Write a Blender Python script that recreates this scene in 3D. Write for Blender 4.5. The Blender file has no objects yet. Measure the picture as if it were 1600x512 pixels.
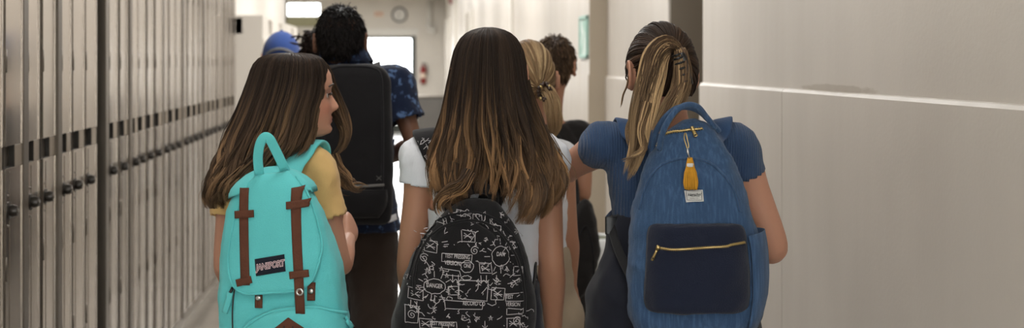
import bpy, math, random
import numpy as np
from mathutils import Vector, Matrix
from mathutils.bvhtree import BVHTree
random.seed(7); RNG = np.random.default_rng(11)
FPX, CX, CY, CAMH = 2222.2, 610.0, 95.0, 1.5
SC = bpy.context.scene; COL = SC.collection
A_ = np.array
def P(px, py, d):
    """point seen at pixel (px,py) of the 1600x512 photograph at distance d down the corridor"""
    return A_([(px-CX)*d/FPX, d, CAMH-(py-CY)*d/FPX])
def nrm(v):
    v = np.asarray(v, float); return v/max(np.linalg.norm(v), 1e-9)
def srgb(r, g, b):
    f = lambda c: (c/255/12.92) if c/255 <= .04045 else ((c/255+.055)/1.055)**2.4
    return (f(r), f(g), f(b), 1)

# ------------------------------------------------------------------ materials
def new_mat(name):
    m = bpy.data.materials.new(name); m.use_nodes = True
    nt = m.node_tree; b = nt.nodes['Principled BSDF']
    return m, nt, b
def N(nt, t, **kw):
    n = nt.nodes.new(t)
    for k, v in kw.items(): setattr(n, k, v)
    return n
def mat(name, col, rough=.6, metal=0., spec=.5, var=.0, vscale=8., bump=0., bscale=60., bstretch=(1,1,1), sheen=0., sss=0., coat=0., wave=None, rvar=0., col2=None, c2scale=20., c2lo=.45, c2hi=.6, c2stretch=(1,1,1)):
    m, nt, b = new_mat(name); L = nt.links
    b.inputs['Roughness'].default_value = rough; b.inputs['Metallic'].default_value = metal
    b.inputs['Specular IOR Level'].default_value = spec
    b.inputs['Base Color'].default_value = col
    tc = N(nt, 'ShaderNodeTexCoord')
    def noise(scale, stretch=(1,1,1), detail=4):
        mp = N(nt, 'ShaderNodeMapping'); mp.inputs['Scale'].default_value = stretch
        L.new(tc.outputs['Object'], mp.inputs['Vector'])
        n = N(nt, 'ShaderNodeTexNoise'); n.inputs['Scale'].default_value = scale; n.inputs['Detail'].default_value = detail
        L.new(mp.outputs['Vector'], n.inputs['Vector']); return n
    csock = None
    if col2 is not None:
        n = noise(c2scale, c2stretch)
        r = N(nt, 'ShaderNodeMapRange'); r.inputs[1].default_value = c2lo; r.inputs[2].default_value = c2hi
        L.new(n.outputs['Fac'], r.inputs[0])
        mx = N(nt, 'ShaderNodeMix', data_type='RGBA'); mx.inputs[6].default_value = col; mx.inputs[7].default_value = col2
        L.new(r.outputs[0], mx.inputs[0]); csock = mx.outputs[2]
    if var > 0:
        n = noise(vscale, bstretch)
        r = N(nt, 'ShaderNodeMapRange'); r.inputs[1].default_value = .25; r.inputs[2].default_value = .75
        r.inputs[3].default_value = 1-var; r.inputs[4].default_value = 1+var
        L.new(n.outputs['Fac'], r.inputs[0])
        mx = N(nt, 'ShaderNodeMix', data_type='RGBA', blend_type='MULTIPLY'); mx.inputs[0].default_value = 1
        if csock: L.new(csock, mx.inputs[6])
        else: mx.inputs[6].default_value = col
        L.new(r.outputs[0], mx.inputs[7]); csock = mx.outputs[2]
    if csock: L.new(csock, b.inputs['Base Color'])
    if rvar > 0:
        n = noise(vscale, bstretch)
        r = N(nt, 'ShaderNodeMapRange'); r.inputs[1].default_value = .3; r.inputs[2].default_value = .7
        r.inputs[3].default_value = max(rough-rvar, .03); r.inputs[4].default_value = rough+rvar
        L.new(n.outputs['Fac'], r.inputs[0]); L.new(r.outputs[0], b.inputs['Roughness'])
    if bump > 0:
        n = noise(bscale, bstretch, 6); src = n.outputs['Fac']
        if wave:
            w = N(nt, 'ShaderNodeTexWave', bands_direction=wave[0]); w.inputs['Scale'].default_value = wave[1]; w.inputs['Distortion'].default_value = wave[2]
            L.new(tc.outputs['Object'], w.inputs['Vector'])
            ad = N(nt, 'ShaderNodeMath', operation='ADD'); L.new(src, ad.inputs[0]); L.new(w.outputs['Fac'], ad.inputs[1]); src = ad.outputs[0]
        bp = N(nt, 'ShaderNodeBump'); bp.inputs['Strength'].default_value = bump; bp.inputs['Distance'].default_value = .004
        L.new(src, bp.inputs['Height']); L.new(bp.outputs['Normal'], b.inputs['Normal'])
    if sheen: b.inputs['Sheen Weight'].default_value = sheen
    if coat: b.inputs['Coat Weight'].default_value = coat
    if sss:
        b.inputs['Subsurface Weight'].default_value = sss; b.inputs['Subsurface Radius'].default_value = (.012, .005, .003); b.inputs['Subsurface Scale'].default_value = .6
    return m
def attr_mat(name, rough, spec=.4, sss=0., bump=0.):
    m, nt, b = new_mat(name); a = N(nt, 'ShaderNodeAttribute', attribute_name='col')
    nt.links.new(a.outputs['Color'], b.inputs['Base Color'])
    b.inputs['Roughness'].default_value = rough; b.inputs['Specular IOR Level'].default_value = spec
    if sss:
        b.inputs['Subsurface Weight'].default_value = sss; b.inputs['Subsurface Radius'].default_value = (.012, .005, .003); b.inputs['Subsurface Scale'].default_value = .6
    if bump:
        n = N(nt, 'ShaderNodeTexNoise'); n.inputs['Scale'].default_value = 420
        tc = N(nt, 'ShaderNodeTexCoord'); nt.links.new(tc.outputs['Object'], n.inputs['Vector'])
        bp = N(nt, 'ShaderNodeBump'); bp.inputs['Strength'].default_value = bump; bp.inputs['Distance'].default_value = .001
        nt.links.new(n.outputs['Fac'], bp.inputs['Height']); nt.links.new(bp.outputs['Normal'], b.inputs['Normal'])
    return m
def emit_mat(name, col, s):
    m, nt, b = new_mat(name); b.inputs['Base Color'].default_value = col
    b.inputs['Emission Color'].default_value = col; b.inputs['Emission Strength'].default_value = s; return m

# ------------------------------------------------------------------ mesh helpers
def mk(name, V, F, mats, parent=None, smooth=True, col=None, mi=None, bevel=0, solid=0, angle=None):
    V = np.asarray(V, float); me = bpy.data.meshes.new(name)
    if isinstance(F, np.ndarray) and F.ndim == 2:
        n, k = F.shape
        me.vertices.add(len(V)); me.vertices.foreach_set('co', V.astype(np.float32).ravel())
        me.loops.add(n*k); me.loops.foreach_set('vertex_index', F.astype(np.int32).ravel())
        me.polygons.add(n); me.polygons.foreach_set('loop_start', np.arange(0, n*k, k, dtype=np.int32))
        me.update(calc_edges=True); me.validate()
    else:
        me.from_pydata([tuple(v) for v in V], [], [tuple(int(i) for i in f) for f in F]); me.update()
    for m in (mats if isinstance(mats, (list, tuple)) else [mats]): me.materials.append(m)
    if mi is not None: me.polygons.foreach_set('material_index', np.asarray(mi, np.int32))
    if col is not None:
        c = np.ones((len(V), 4), np.float32); c[:, :3] = col
        at = me.color_attributes.new('col', 'FLOAT_COLOR', 'POINT'); at.data.foreach_set('color', c.ravel())
    if smooth: me.polygons.foreach_set('use_smooth', np.ones(len(me.polygons), bool))
    o = bpy.data.objects.new(name, me); COL.objects.link(o)
    if parent is not None: o.parent = parent
    if bevel:
        md = o.modifiers.new('bevel', 'BEVEL'); md.width = bevel; md.segments = 2; md.limit_method = 'ANGLE'; md.angle_limit = .6
        md.harden_normals = False
    if solid:
        md = o.modifiers.new('solid', 'SOLIDIFY'); md.thickness = solid; md.offset = -1
    if angle:
        me.set_sharp_from_angle(angle=angle)
    return o
class MB:
    def __init__(s): s.V = []; s.F = []; s.M = []; s.n = 0
    def add(s, V, F, m=0):
        V = np.asarray(V, float); s.V.append(V)
        s.F += [tuple(int(i)+s.n for i in f) for f in F]; s.M += [m]*len(F); s.n += len(V); return s
    def box(s, lo, hi, m=0, R=None, c=None):
        (a, b, c0), (d, e, f) = lo, hi
        V = A_([(x, y, z) for x in (a, d) for y in (b, e) for z in (c0, f)], float)
        if R is not None: V = (V-c)@np.asarray(R).T+c
        return s.add(V, [(0,1,3,2),(4,6,7,5),(0,4,5,1),(2,3,7,6),(0,2,6,4),(1,5,7,3)], m)
    def tube(s, pts, r, n=10, m=0, **k): V, F = tube(pts, r, n, **k); return s.add(V, F, m)
    def obj(s, name, mats, parent=None, **k):
        return mk(name, np.concatenate(s.V), s.F, mats, parent, mi=s.M, **k)
def loft(rings, cap=True, closed=True):
    n = len(rings[0]); V = np.concatenate(rings); F = []
    for i in range(len(rings)-1):
        for j in range(n if closed else n-1):
            k = (j+1) % n; F.append((i*n+j, i*n+k, (i+1)*n+k, (i+1)*n+j))
    if cap:
        F.append(tuple(range(n))[::-1]); b = (len(rings)-1)*n; F.append(tuple(range(b, b+n)))
    return V, F
def spline(pts, per=8, extra=None):
    """Catmull-Rom resample; extra columns ride along"""
    p = np.asarray(pts, float)
    q = np.vstack([2*p[0]-p[1], p, 2*p[-1]-p[-2]]); out = []
    for i in range(1, len(q)-2):
        for t in np.linspace(0, 1, per, endpoint=False):
            a, b, c, d = q[i-1], q[i], q[i+1], q[i+2]
            out.append(.5*((2*b)+(c-a)*t+(2*a-5*b+4*c-d)*t*t+(3*b-a-3*c+d)*t**3))
    out.append(p[-1]); return A_(out)
def frames(p, up=None):
    T = np.gradient(p, axis=0); T /= np.maximum(np.linalg.norm(T, axis=1, keepdims=True), 1e-9)
    U = []
    u = nrm(np.cross(T[0], [0, 0, 1] if abs(T[0][2]) < .9 else [0, 1, 0])) if up is None else None
    for i in range(len(p)):
        if up is not None:
            w = up[i] if np.ndim(up) == 2 else up
            u = nrm(np.cross(T[i], w))
        else: u = nrm(u-T[i]*np.dot(u, T[i]))
        U.append(u)
    U = A_(U); return T, U, np.cross(U, T)
def tube(pts, r, n=10, cap=True, up=None, flat=1., p=2., rnd=False):
    """tube along pts; width r along U, r*flat along W"""
    pts = np.asarray(pts, float); r = np.broadcast_to(np.asarray(r, float), (len(pts),)).copy()
    fl = np.broadcast_to(np.asarray(flat, float), (len(pts),)).copy()
    T, U, W = frames(pts, up)
    if rnd:
        h0 = [(-.95, .25), (-.7, .7), (-.35, .93)]
        P0 = [pts[0]+T[0]*r[0]*a for a, _ in h0]; P1 = [pts[-1]-T[-1]*r[-1]*a for a, _ in h0[::-1]]
        R0 = [r[0]*b for _, b in h0]; R1 = [r[-1]*b for _, b in h0[::-1]]
        pts = np.vstack([P0, pts, P1]); r = np.concatenate([R0, r, R1]); fl = np.concatenate([[fl[0]]*3, fl, [fl[-1]]*3])
        U = np.vstack([[U[0]]*3, U, [U[-1]]*3]); W = np.vstack([[W[0]]*3, W, [W[-1]]*3])
    a = np.linspace(0, 2*np.pi, n, endpoint=False)+(np.pi/4 if n == 4 else 0)
    c, s_ = np.cos(a), np.sin(a)
    if p != 2: c = np.sign(c)*abs(c)**(2/p); s_ = np.sign(s_)*abs(s_)**(2/p)
    rings = [pts[i]+r[i]*(np.outer(c, U[i])+fl[i]*np.outer(s_, W[i])) for i in range(len(pts))]
    return loft(rings, cap)
def limb(pts, radii, n=16, per=6, flat=1., up=None):
    q = spline(np.hstack([np.asarray(pts, float), np.asarray(radii, float)[:, None]]), per)
    return tube(q[:, :3], np.maximum(q[:, 3], 1e-4), n, rnd=True, flat=flat, up=up)
def strap(pts, w, t, up, n=12, p=5, per=6):
    """flat band; up = surface normal(s) at the points"""
    pts = np.asarray(pts, float); up = np.broadcast_to(np.asarray(up, float), pts.shape)
    q = spline(np.hstack([pts, up]), per)
    return tube(q[:, :3], w/2, n, up=q[:, 3:], flat=t/w, p=p)
def ell(c, rx, ry, n=32, ax=(1, 0, 0), ay=(0, 1, 0), p=2.):
    a = np.linspace(0, 2*np.pi, n, endpoint=False); co, si = np.cos(a), np.sin(a)
    if p != 2: co = np.sign(co)*abs(co)**(2/p); si = np.sign(si)*abs(si)**(2/p)
    return np.asarray(c)+rx*np.outer(co, ax)+ry*np.outer(si, ay)
def ball(c, r, n=16, m=10, R=None):
    c = np.asarray(c, float); r = np.broadcast_to(np.asarray(r, float), (3,))
    rings = []
    for t in np.linspace(.06, np.pi-.06, m):
        a = np.linspace(0, 2*np.pi, n, endpoint=False)
        q = np.stack([np.sin(t)*np.cos(a), np.sin(t)*np.sin(a), np.full(n, -np.cos(t))], 1)*r
        if R is not None: q = q@np.asarray(R).T
        rings.append(c+q)
    return loft(rings)
def fuse(parts, voxel=.006, smooth=6, disp=None):
    mb = MB()
    for V, F in parts: mb.add(V, F)
    me = bpy.data.meshes.new('tmp'); me.from_pydata(np.concatenate(mb.V).tolist(), [], mb.F); me.update()
    o = bpy.data.objects.new('tmp', me); COL.objects.link(o)
    md = o.modifiers.new('r', 'REMESH'); md.mode = 'VOXEL'; md.voxel_size = voxel; md.adaptivity = 0
    if smooth:
        md = o.modifiers.new('s', 'SMOOTH'); md.factor = .5; md.iterations = smooth
    texs = []
    for (st, sc) in (disp or []):
        tx = bpy.data.textures.new('t', 'CLOUDS'); tx.noise_scale = sc; tx.noise_depth = 1; texs.append(tx)
        md = o.modifiers.new('d', 'DISPLACE'); md.texture = tx; md.strength = st; md.mid_level = .5; md.texture_coords = 'LOCAL'
    dg = bpy.context.evaluated_depsgraph_get(); ev = o.evaluated_get(dg); m2 = ev.to_mesh()
    V = np.empty(len(m2.vertices)*3, np.float32); m2.vertices.foreach_get('co', V); V = V.reshape(-1, 3).astype(float)
    Fa = np.empty(len(m2.loops), np.int32); m2.loops.foreach_get('vertex_index', Fa)
    Fq = Fa.reshape(-1, 4) if len(Fa) == 4*len(m2.polygons) else None
    if Fq is None: Fq = [tuple(p.vertices) for p in m2.polygons]
    ev.to_mesh_clear(); bpy.data.objects.remove(o); bpy.data.meshes.remove(me)
    for t in texs: bpy.data.textures.remove(t)
    return V, Fq
def cut(V, F, cuts):
    """open a cloth shell: drop the faces beyond plane (point, outward dir, reach)"""
    C = V[F].mean(1); keep = np.ones(len(F), bool)
    for p, d, r in cuts:
        q = C-p; along = q@d; rad = np.linalg.norm(q-np.outer(along, d), axis=1)
        keep &= ~((along > 0) & (along < .05) & (rad < r))
    F = F[keep]; used = np.unique(F); mp = -np.ones(len(V), int); mp[used] = np.arange(len(used))
    return V[used], mp[F]
def bvh(V, F): return BVHTree.FromPolygons([Vector(v) for v in V], [tuple(int(i) for i in f) for f in F])
def snap(bv, p, off):
    co, n, i, d = bv.find_nearest(Vector(p)); return A_(co)+A_(n)*off, A_(n)
def empty(name, label, cat, loc=(0, 0, 0), group=None, rot=(0, 0, 0)):
    o = bpy.data.objects.new(name, None); COL.objects.link(o); o.location = loc; o.rotation_euler = rot
    o.empty_display_size = .05
    o['label'] = label; o['category'] = cat
    if group: o['group'] = group
    return o
def tag(o, label, cat, group=None):
    o['label'] = label; o['category'] = cat
    if group: o['group'] = group
    return o
def struct(mb, name, m, **k):
    o = mb.obj(name, m, smooth=False, **k); o['kind'] = 'structure'; return o
def local(root, V):
    """world points -> a root's own frame"""
    bpy.context.view_layer.update()
    M = A_(root.matrix_world.inverted()); V = np.asarray(V, float); return V@M[:3, :3].T+M[:3, 3]
def world(root, V):
    bpy.context.view_layer.update()
    M = A_(root.matrix_world); V = np.asarray(V, float); return V@M[:3, :3].T+M[:3, 3]
def rotm(yaw=0, pitch=0, roll=0):
    return A_(Matrix.Rotation(math.radians(yaw), 3, 'Z')@Matrix.Rotation(math.radians(pitch), 3, 'X')@Matrix.Rotation(math.radians(roll), 3, 'Y'))
def text2d(s, size, offset=0., space=1., shear=0.):
    c = bpy.data.curves.new('t', 'FONT'); c.body = s; c.size = size; c.align_x = 'CENTER'; c.align_y = 'CENTER'
    c.offset = offset; c.space_character = space; c.shear = shear; c.resolution_u = 3
    o = bpy.data.objects.new('t', c); COL.objects.link(o)
    dg = bpy.context.evaluated_depsgraph_get(); ev = o.evaluated_get(dg); m = ev.to_mesh()
    V = A_([v.co[:] for v in m.vertices]) if len(m.vertices) else np.zeros((0, 3)); F = [tuple(p.vertices) for p in m.polygons]
    ev.to_mesh_clear(); bpy.data.objects.remove(o); bpy.data.curves.remove(c)
    return V[:, :2], F

# ------------------------------------------------------------------ hair
def smoothstep(x): x = np.clip(x, 0, 1); return x*x*(3-2*x)
def strand_mesh(Pts, rad, col):
    Nn, M, _ = Pts.shape
    T = np.gradient(Pts, axis=1); T /= np.maximum(np.linalg.norm(T, axis=2, keepdims=True), 1e-9)
    ref = RNG.normal(size=(Nn, 1, 3)); U = np.cross(T, np.broadcast_to(ref, T.shape)); U /= np.maximum(np.linalg.norm(U, axis=2, keepdims=True), 1e-9)
    W = np.cross(T, U)
    ring = [Pts+rad[..., None]*(math.cos(a)*U+math.sin(a)*W) for a in (0, 2.0944, 4.18879)]
    V = np.stack(ring, 2)                                   # N,M,3,3
    idx = np.arange(Nn*M*3).reshape(Nn, M, 3); fs = []
    for k in range(3):
        k2 = (k+1) % 3
        fs.append(np.stack([idx[:, :-1, k], idx[:, :-1, k2], idx[:, 1:, k2], idx[:, 1:, k]], -1).reshape(-1, 4))
    C = np.repeat(col[:, :, None, :], 3, 2)
    return V.reshape(-1, 3), np.concatenate(fs), C.reshape(-1, 3)
class Hair:
    def __init__(s, dark, light, tipmix=.8, hl=.35, r=.0011, start=.25):
        s.start = start
        s.V = []; s.F = []; s.C = []; s.n = 0
        s.dark = A_(dark[:3]); s.light = A_(light[:3]); s.tipmix = tipmix; s.hl = hl; s.r = r
    def _add(s, V, F, C): s.V.append(V); s.F.append(F+s.n); s.C.append(C); s.n += len(V)
    def strands(s, Pts, cl=None, t0=0., t1=1., rs=1., shade=None):
        Nn, M, _ = Pts.shape; t = np.linspace(t0, t1, M)[None]
        ncl = int(cl.max())+1 if cl is not None else Nn
        base = RNG.random(ncl)[cl] if cl is not None else RNG.random(Nn)
        hi = (base[:, None] > .55)*(base[:, None]-.55)/.45*s.hl*2
        mixv = np.clip(smoothstep((t-s.start)/(1.-s.start))*s.tipmix*(.25+.9*base[:, None])+hi*smoothstep((t-s.start*.6)*2.2)+RNG.normal(0, .05, (Nn, 1)), 0, 1)
        c = s.dark*(1-mixv[..., None])+s.light*mixv[..., None]
        c = c*np.exp(RNG.normal(0, .14, (Nn, 1, 1))+(RNG.normal(0, .22, ncl)[cl] if cl is not None else np.zeros(Nn))[:, None, None])
        rad = s.r*rs*(.75+.5*RNG.random((Nn, 1)))*np.clip(np.minimum(1, (1.02-np.linspace(0, 1, M)[None])*5), .12, 1)
        s._add(*strand_mesh(Pts, rad, c))
    def shell(s, V, F, t=None):
        c = np.repeat((s.dark*.9)[None], len(V), 0)
        if t is not None:
            mx = (smoothstep((t-.35)/.65)*s.tipmix*.3)[:, None]; c = c*(1-mx)+s.light*mx
        s._add(np.asarray(V, float), np.asarray(F, int), c)
    def envelope(s, stn, n, phi=(-180, 180), clumps=90, M=26, end=None, wave=2.5, wfreq=2.2, lay=(.88, 1.0), clumpk=.6, shell_end=.86, jit=1.0, fall=1.0):
        """strands running down a hair volume given by rows (py, xl, xr, near, far)"""
        st = np.asarray(stn, float); dl = np.hypot(np.diff(st[:, 0]), np.abs(np.diff(st[:, 1]))*.5+np.abs(np.diff(st[:, 2]))*.5)
        u = np.concatenate([[0], np.cumsum(dl)]); u /= u[-1]
        g = np.linspace(0, 1, 200); D = np.stack([np.interp(g, u, st[:, k]) for k in range(5)], 1)
        ker = np.hanning(13); ker /= ker.sum(); Dp = np.vstack([D[:1]]*6+[D]+[D[-1:]]*6)
        D = np.stack([np.convolve(Dp[:, k], ker, 'valid') for k in range(5)], 1)
        def pos(ph, ly, t):
            q = [np.interp(t, g, D[:, k]) for k in range(5)]
            cx, rx = (q[1]+q[2])/2, (q[2]-q[1])/2; dm, rd = (q[3]+q[4])/2, (q[4]-q[3])/2
            px = cx+rx*ly*np.sin(ph); d = dm-rd*ly*np.cos(ph)
            return px, q[0], d
        p0, p1 = math.radians(phi[0]), math.radians(phi[1])
        ph = RNG.uniform(p0, p1, n); cc = np.sort(RNG.uniform(p0, p1, clumps)); cl = np.abs(ph[:, None]-cc[None]).argmin(1)
        cl_r = RNG.random((clumps, 4))
        te = (end(np.sin(cc), cc) if end else np.ones(clumps))*(.96+.06*cl_r[:, 0])
        tend = te[cl]-.10*RNG.random(n)**2; t = tend[:, None]*np.linspace(0, 1, M)[None]
        k = clumpk*smoothstep((t-.25)/.6)
        phs = ph[:, None]+(cc[cl]-ph)[:, None]*k
        ly = lay[0]+(lay[1]-lay[0])*RNG.random(n)**.6; ly = ly[:, None]+(cl_r[cl, 1][:, None]-.5)*.07*smoothstep((t-.2)/.5)
        px, py, d = pos(phs, ly, t)
        w = wave*smoothstep((t-.3)/.6)
        ph_w = cl_r[cl, 2][:, None]*6.28
        px = px+w*np.sin(6.28*wfreq*t*(.8+.4*cl_r[cl, 3][:, None])+ph_w)+jit*np.cumsum(RNG.normal(0, .25, px.shape), 1)*smoothstep(t)
        d = d+.0012*w*np.cos(6.28*wfreq*t+ph_w)
        fly = RNG.random(n) < .05; px[fly] += np.cumsum(RNG.normal(0, .9, (int(fly.sum()), M)), 1)*smoothstep(t[fly]*1.2)
        s.strands(np.stack([(px-CX)*d/FPX, d, CAMH-(py-CY)*d/FPX], -1), cl)
        # inner shell
        a = np.linspace(p0, p1, 72); te2 = (end(np.sin(a), a) if end else np.ones(72))*shell_end
        tt = np.linspace(0, 1, 40)[:, None]*te2[None]
        px, py, d = pos(np.repeat(a[None], 40, 0), lay[0]-.015, tt)
        V = np.stack([(px-CX)*d/FPX, d, CAMH-(py-CY)*d/FPX], -1).reshape(-1, 3); idx = np.arange(40*72).reshape(40, 72)
        F = np.stack([idx[:-1, :-1], idx[:-1, 1:], idx[1:, 1:], idx[1:, :-1]], -1).reshape(-1, 4)
        s.shell(V, F, tt.reshape(-1))
    def bundle(s, guide, rad, n, M=22, flat=.6, clumps=12, ends=.25, wave=.006, core=True, t0=.3, wf=1.5, spread=1.0, rs=1.):
        """lock along guide points (px,py,d) with radii in metres"""
        G = A_([P(*g) for g in guide]); q = spline(np.hstack([G, np.asarray(rad, float)[:, None]]), 10)
        L = np.concatenate([[0], np.cumsum(np.linalg.norm(np.diff(q[:, :3], axis=0), axis=1))]); L /= L[-1]
        _, U, W = frames(q[:, :3], A_([0, -1., 0]))
        th = RNG.uniform(0, 6.28, n); rr = np.sqrt(RNG.random(n)); cl = RNG.integers(0, clumps, n)
        cth = RNG.uniform(0, 6.28, clumps); crr = np.sqrt(RNG.random(clumps)); cw = RNG.random((clumps, 3))
        x, y = rr*np.cos(th), rr*np.sin(th); xc, yc = (crr*np.cos(cth))[cl], (crr*np.sin(cth))[cl]
        te = 1-ends*(cw[cl, 0]*.6+.4*RNG.random(n)); t = te[:, None]*np.linspace(0, 1, M)[None]
        k = .75*smoothstep(t*1.3); X = x[:, None]*(1-k)+xc[:, None]*k; Y = y[:, None]*(1-k)+yc[:, None]*k
        it = lambda a: np.stack([np.interp(t, L, a[:, i]) for i in range(3)], -1)
        C, Ut, Wt = it(q[:, :3]), it(U), it(W); R = np.interp(t, L, q[:, 3])
        wv = wave*smoothstep(t*1.5)*np.sin(6.28*wf*t+cw[cl, 1][:, None]*6.28)
        Pts = C+Ut*((X*R*spread+wv)[..., None])+Wt*((Y*R*flat)[..., None])
        s.strands(Pts, cl, t0=t0, rs=rs)
        if core:
            m = int(len(q)*.72); V, F = tube(q[:m, :3], np.maximum(q[:m, 3]*.8*np.clip((m-np.arange(m))/(m*.3), .05, 1), .0005), 12, up=A_([0, -1., 0]), flat=flat*.8, cap=False)
            s.shell(V, A_(F), np.repeat(np.linspace(t0, .8, m), 12))
    def scalp(s, c, rad, R, n, root=None, region=None, short=None, lay=(1.0, 1.05), M=14, t1=.5, rs=1., shell=True, sheen=0):
        """hair lying on the skull ellipsoid: drawn to a root direction, or short and away from the crown"""
        v = RNG.normal(size=(n*6, 3)); v /= np.linalg.norm(v, axis=1, keepdims=True)
        v = v[region(v)][:n]; n = len(v); tt = np.linspace(0, 1, M)
        if short:
            crown = nrm([.05, -.35, .95]); ax = np.cross(crown, v); ax /= np.maximum(np.linalg.norm(ax, axis=1, keepdims=True), 1e-6)
            ax = ax+RNG.normal(0, .25, ax.shape); ang = short[0]*(.7+.6*RNG.random(n))
            ax /= np.linalg.norm(ax, axis=1, keepdims=True)
            a = ang[:, None]*tt[None]
            d = v[:, None]*np.cos(a)[..., None]+np.cross(ax, v)[:, None]*np.sin(a)[..., None]
            ly = lay[0]+(lay[1]-lay[0])*RNG.random(n)[:, None]*smoothstep(tt*1.4)[None]*(1+.3*RNG.normal(size=(n, 1)))
            cl = None
        else:
            r0 = nrm(root); dot = np.clip(v@r0, -.999, .999); om = np.arccos(dot)
            a = om[:, None]*tt[None]; so = np.sin(om)[:, None]
            d = (np.sin(om[:, None]-a)/so)[..., None]*v[:, None]+(np.sin(a)/so)[..., None]*r0
            d /= np.linalg.norm(d, axis=2, keepdims=True)
            ang = np.arctan2(v@nrm(np.cross(r0, [0.1, .2, 1])), v@nrm(np.cross(r0, np.cross(r0, [0.1, .2, 1]))))
            cl = ((ang+3.1416)/6.2832*59.99).astype(int); cr = RNG.random(60)
            ly = lay[0]+(lay[1]-lay[0])*(RNG.random(n)[:, None]*.6+.4*cr[cl][:, None])*(.4+.6*np.sin(np.pi*np.clip(tt, 0, 1))[None])
        Pts = np.asarray(c)+(d*ly[..., None]*np.asarray(rad))@np.asarray(R).T
        s.strands(Pts, cl, t0=0, t1=t1, rs=rs)
        if shell:
            V, F = ball((0, 0, 0), 1., 40, 28); C_ = V
            keep = [f for f in F if len(f) == 4 and region(A_([V[list(f)].mean(0)]))[0]]
            s.shell(np.asarray(c)+(V*np.asarray(rad)*(lay[0]+.002))@np.asarray(R).T, A_(keep))
    def push(s, bv, off=.004, front=None):
        """keep strands outside a solid"""
        for V in s.V:
            lo = V.min(0); hi = V.max(0)
            for i in range(len(V)):
                co, n, _, dd = bv.find_nearest(Vector(V[i]), .12)
                if co is None: continue
                dlt = (V[i]-A_(co))@A_(n)
                if dlt < off: V[i] = A_(co)+A_(n)*off
    def obj(s, parent, m, name='hair'):
        return mk(name, np.concatenate(s.V), np.concatenate(s.F), m, parent, col=np.concatenate(s.C))
# ------------------------------------------------------------------ people
HZ = A_([-.105, -.098, -.085, -.07, -.05, -.03, 0, .03, .05, .07, .085, .095, .102, .105])
HF = A_([.045, .066, .074, .072, .073, .076, .077, .085, .084, .074, .058, .040, .02, .002])
HB = A_([.004, -.006, -.02, -.038, -.06, -.076, -.090, -.096, -.093, -.080, -.062, -.044, -.022, -.002])
HW = A_([.018, .030, .043, .052, .060, .066, .070, .074, .072, .064, .051, .037, .018, .002])
def head_mesh(k=1., nose=1., lips=1.):
    zs = np.concatenate([np.linspace(-.105, -.08, 8), np.linspace(-.077, .01, 40), np.linspace(.014, .09, 16), [.095, .0995, .1025, .1045]])
    n = 72; a = np.linspace(0, 2*np.pi, n, endpoint=False); rings = []
    for z in zs:
        f, b, w = np.interp(z, HZ, HF), np.interp(z, HZ, HB), np.interp(z, HZ, HW)
        co, si = np.cos(a), np.sin(a)
        x = w*np.sign(si)*abs(si)**.9; y = np.where(co > 0, f*abs(co)**.85, b*abs(co))
        front = np.clip(co, 0, 1)
        G = lambda cx, cz, sx, sz: np.exp(-((x-cx)/sx)**2/2-((z-cz)/sz)**2/2)*(co > 0)
        na = np.interp(z, [-.052, -.046, -.040, -.034, -.02, -.004, .008, .018], [0, .006, .020, .0245, .017, .008, .004, 0])*nose
        ns = np.interp(z, [-.05, -.035, 0], [.0105, .0105, .0075])
        y = y+na*np.exp(-(x/ns)**2/2)*(co > 0)
        for sx in (-1, 1):
            y = y+.007*nose*G(sx*.0125, -.040, .005, .0055)-.011*G(sx*.031, .0, .013, .011)+.005*G(sx*.031, .020, .016, .006)
            y = y+.0065*G(sx*.031, -.001, .0095, .0065)+.003*G(sx*.042, -.03, .018, .018)
        y = y+lips*(.0065*G(0, -.0595, .016, .0036)+.0065*G(0, -.0685, .014, .0042)-.004*G(0, -.0637, .020, .0014)-.004*G(0, -.078, .02, .005))
        y = y+.005*G(0, -.092, .016, .009)
        rings.append(np.stack([x, y, np.full(n, z)], 1))
    V, F = loft(rings); return V*k, F
def ear_parts(k=1., tuck=(0, 0)):
    out = []
    for s in (-1, 1):
        tk = tuck[0 if s < 0 else 1]; c = A_([s*(.073-.010*tk), -.012, -.008]); q = rotm(0, 0, 0)
        th = np.linspace(-2.3, 2.6, 16)
        rim = [c+A_([s*(.010+.006*math.cos(t*.5)), -.012-.016*math.cos(t)*1.0+.004, .031*math.sin(t)+.002]) for t in th]
        out.append(tube(A_(rim)*k, .0045*k, 8, rnd=True))
        V, F = ball((0, 0, 0), (.006, .0155, .029), 14, 10, rotm(s*-22)); V = V+c+A_([s*.006, -.009, 0]); out.append((V*k, F))
        V, F = ball(c+A_([s*.006, -.002, -.028]), (.005, .007, .009), 10, 8); out.append((V*k, F))
    return out
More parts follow.
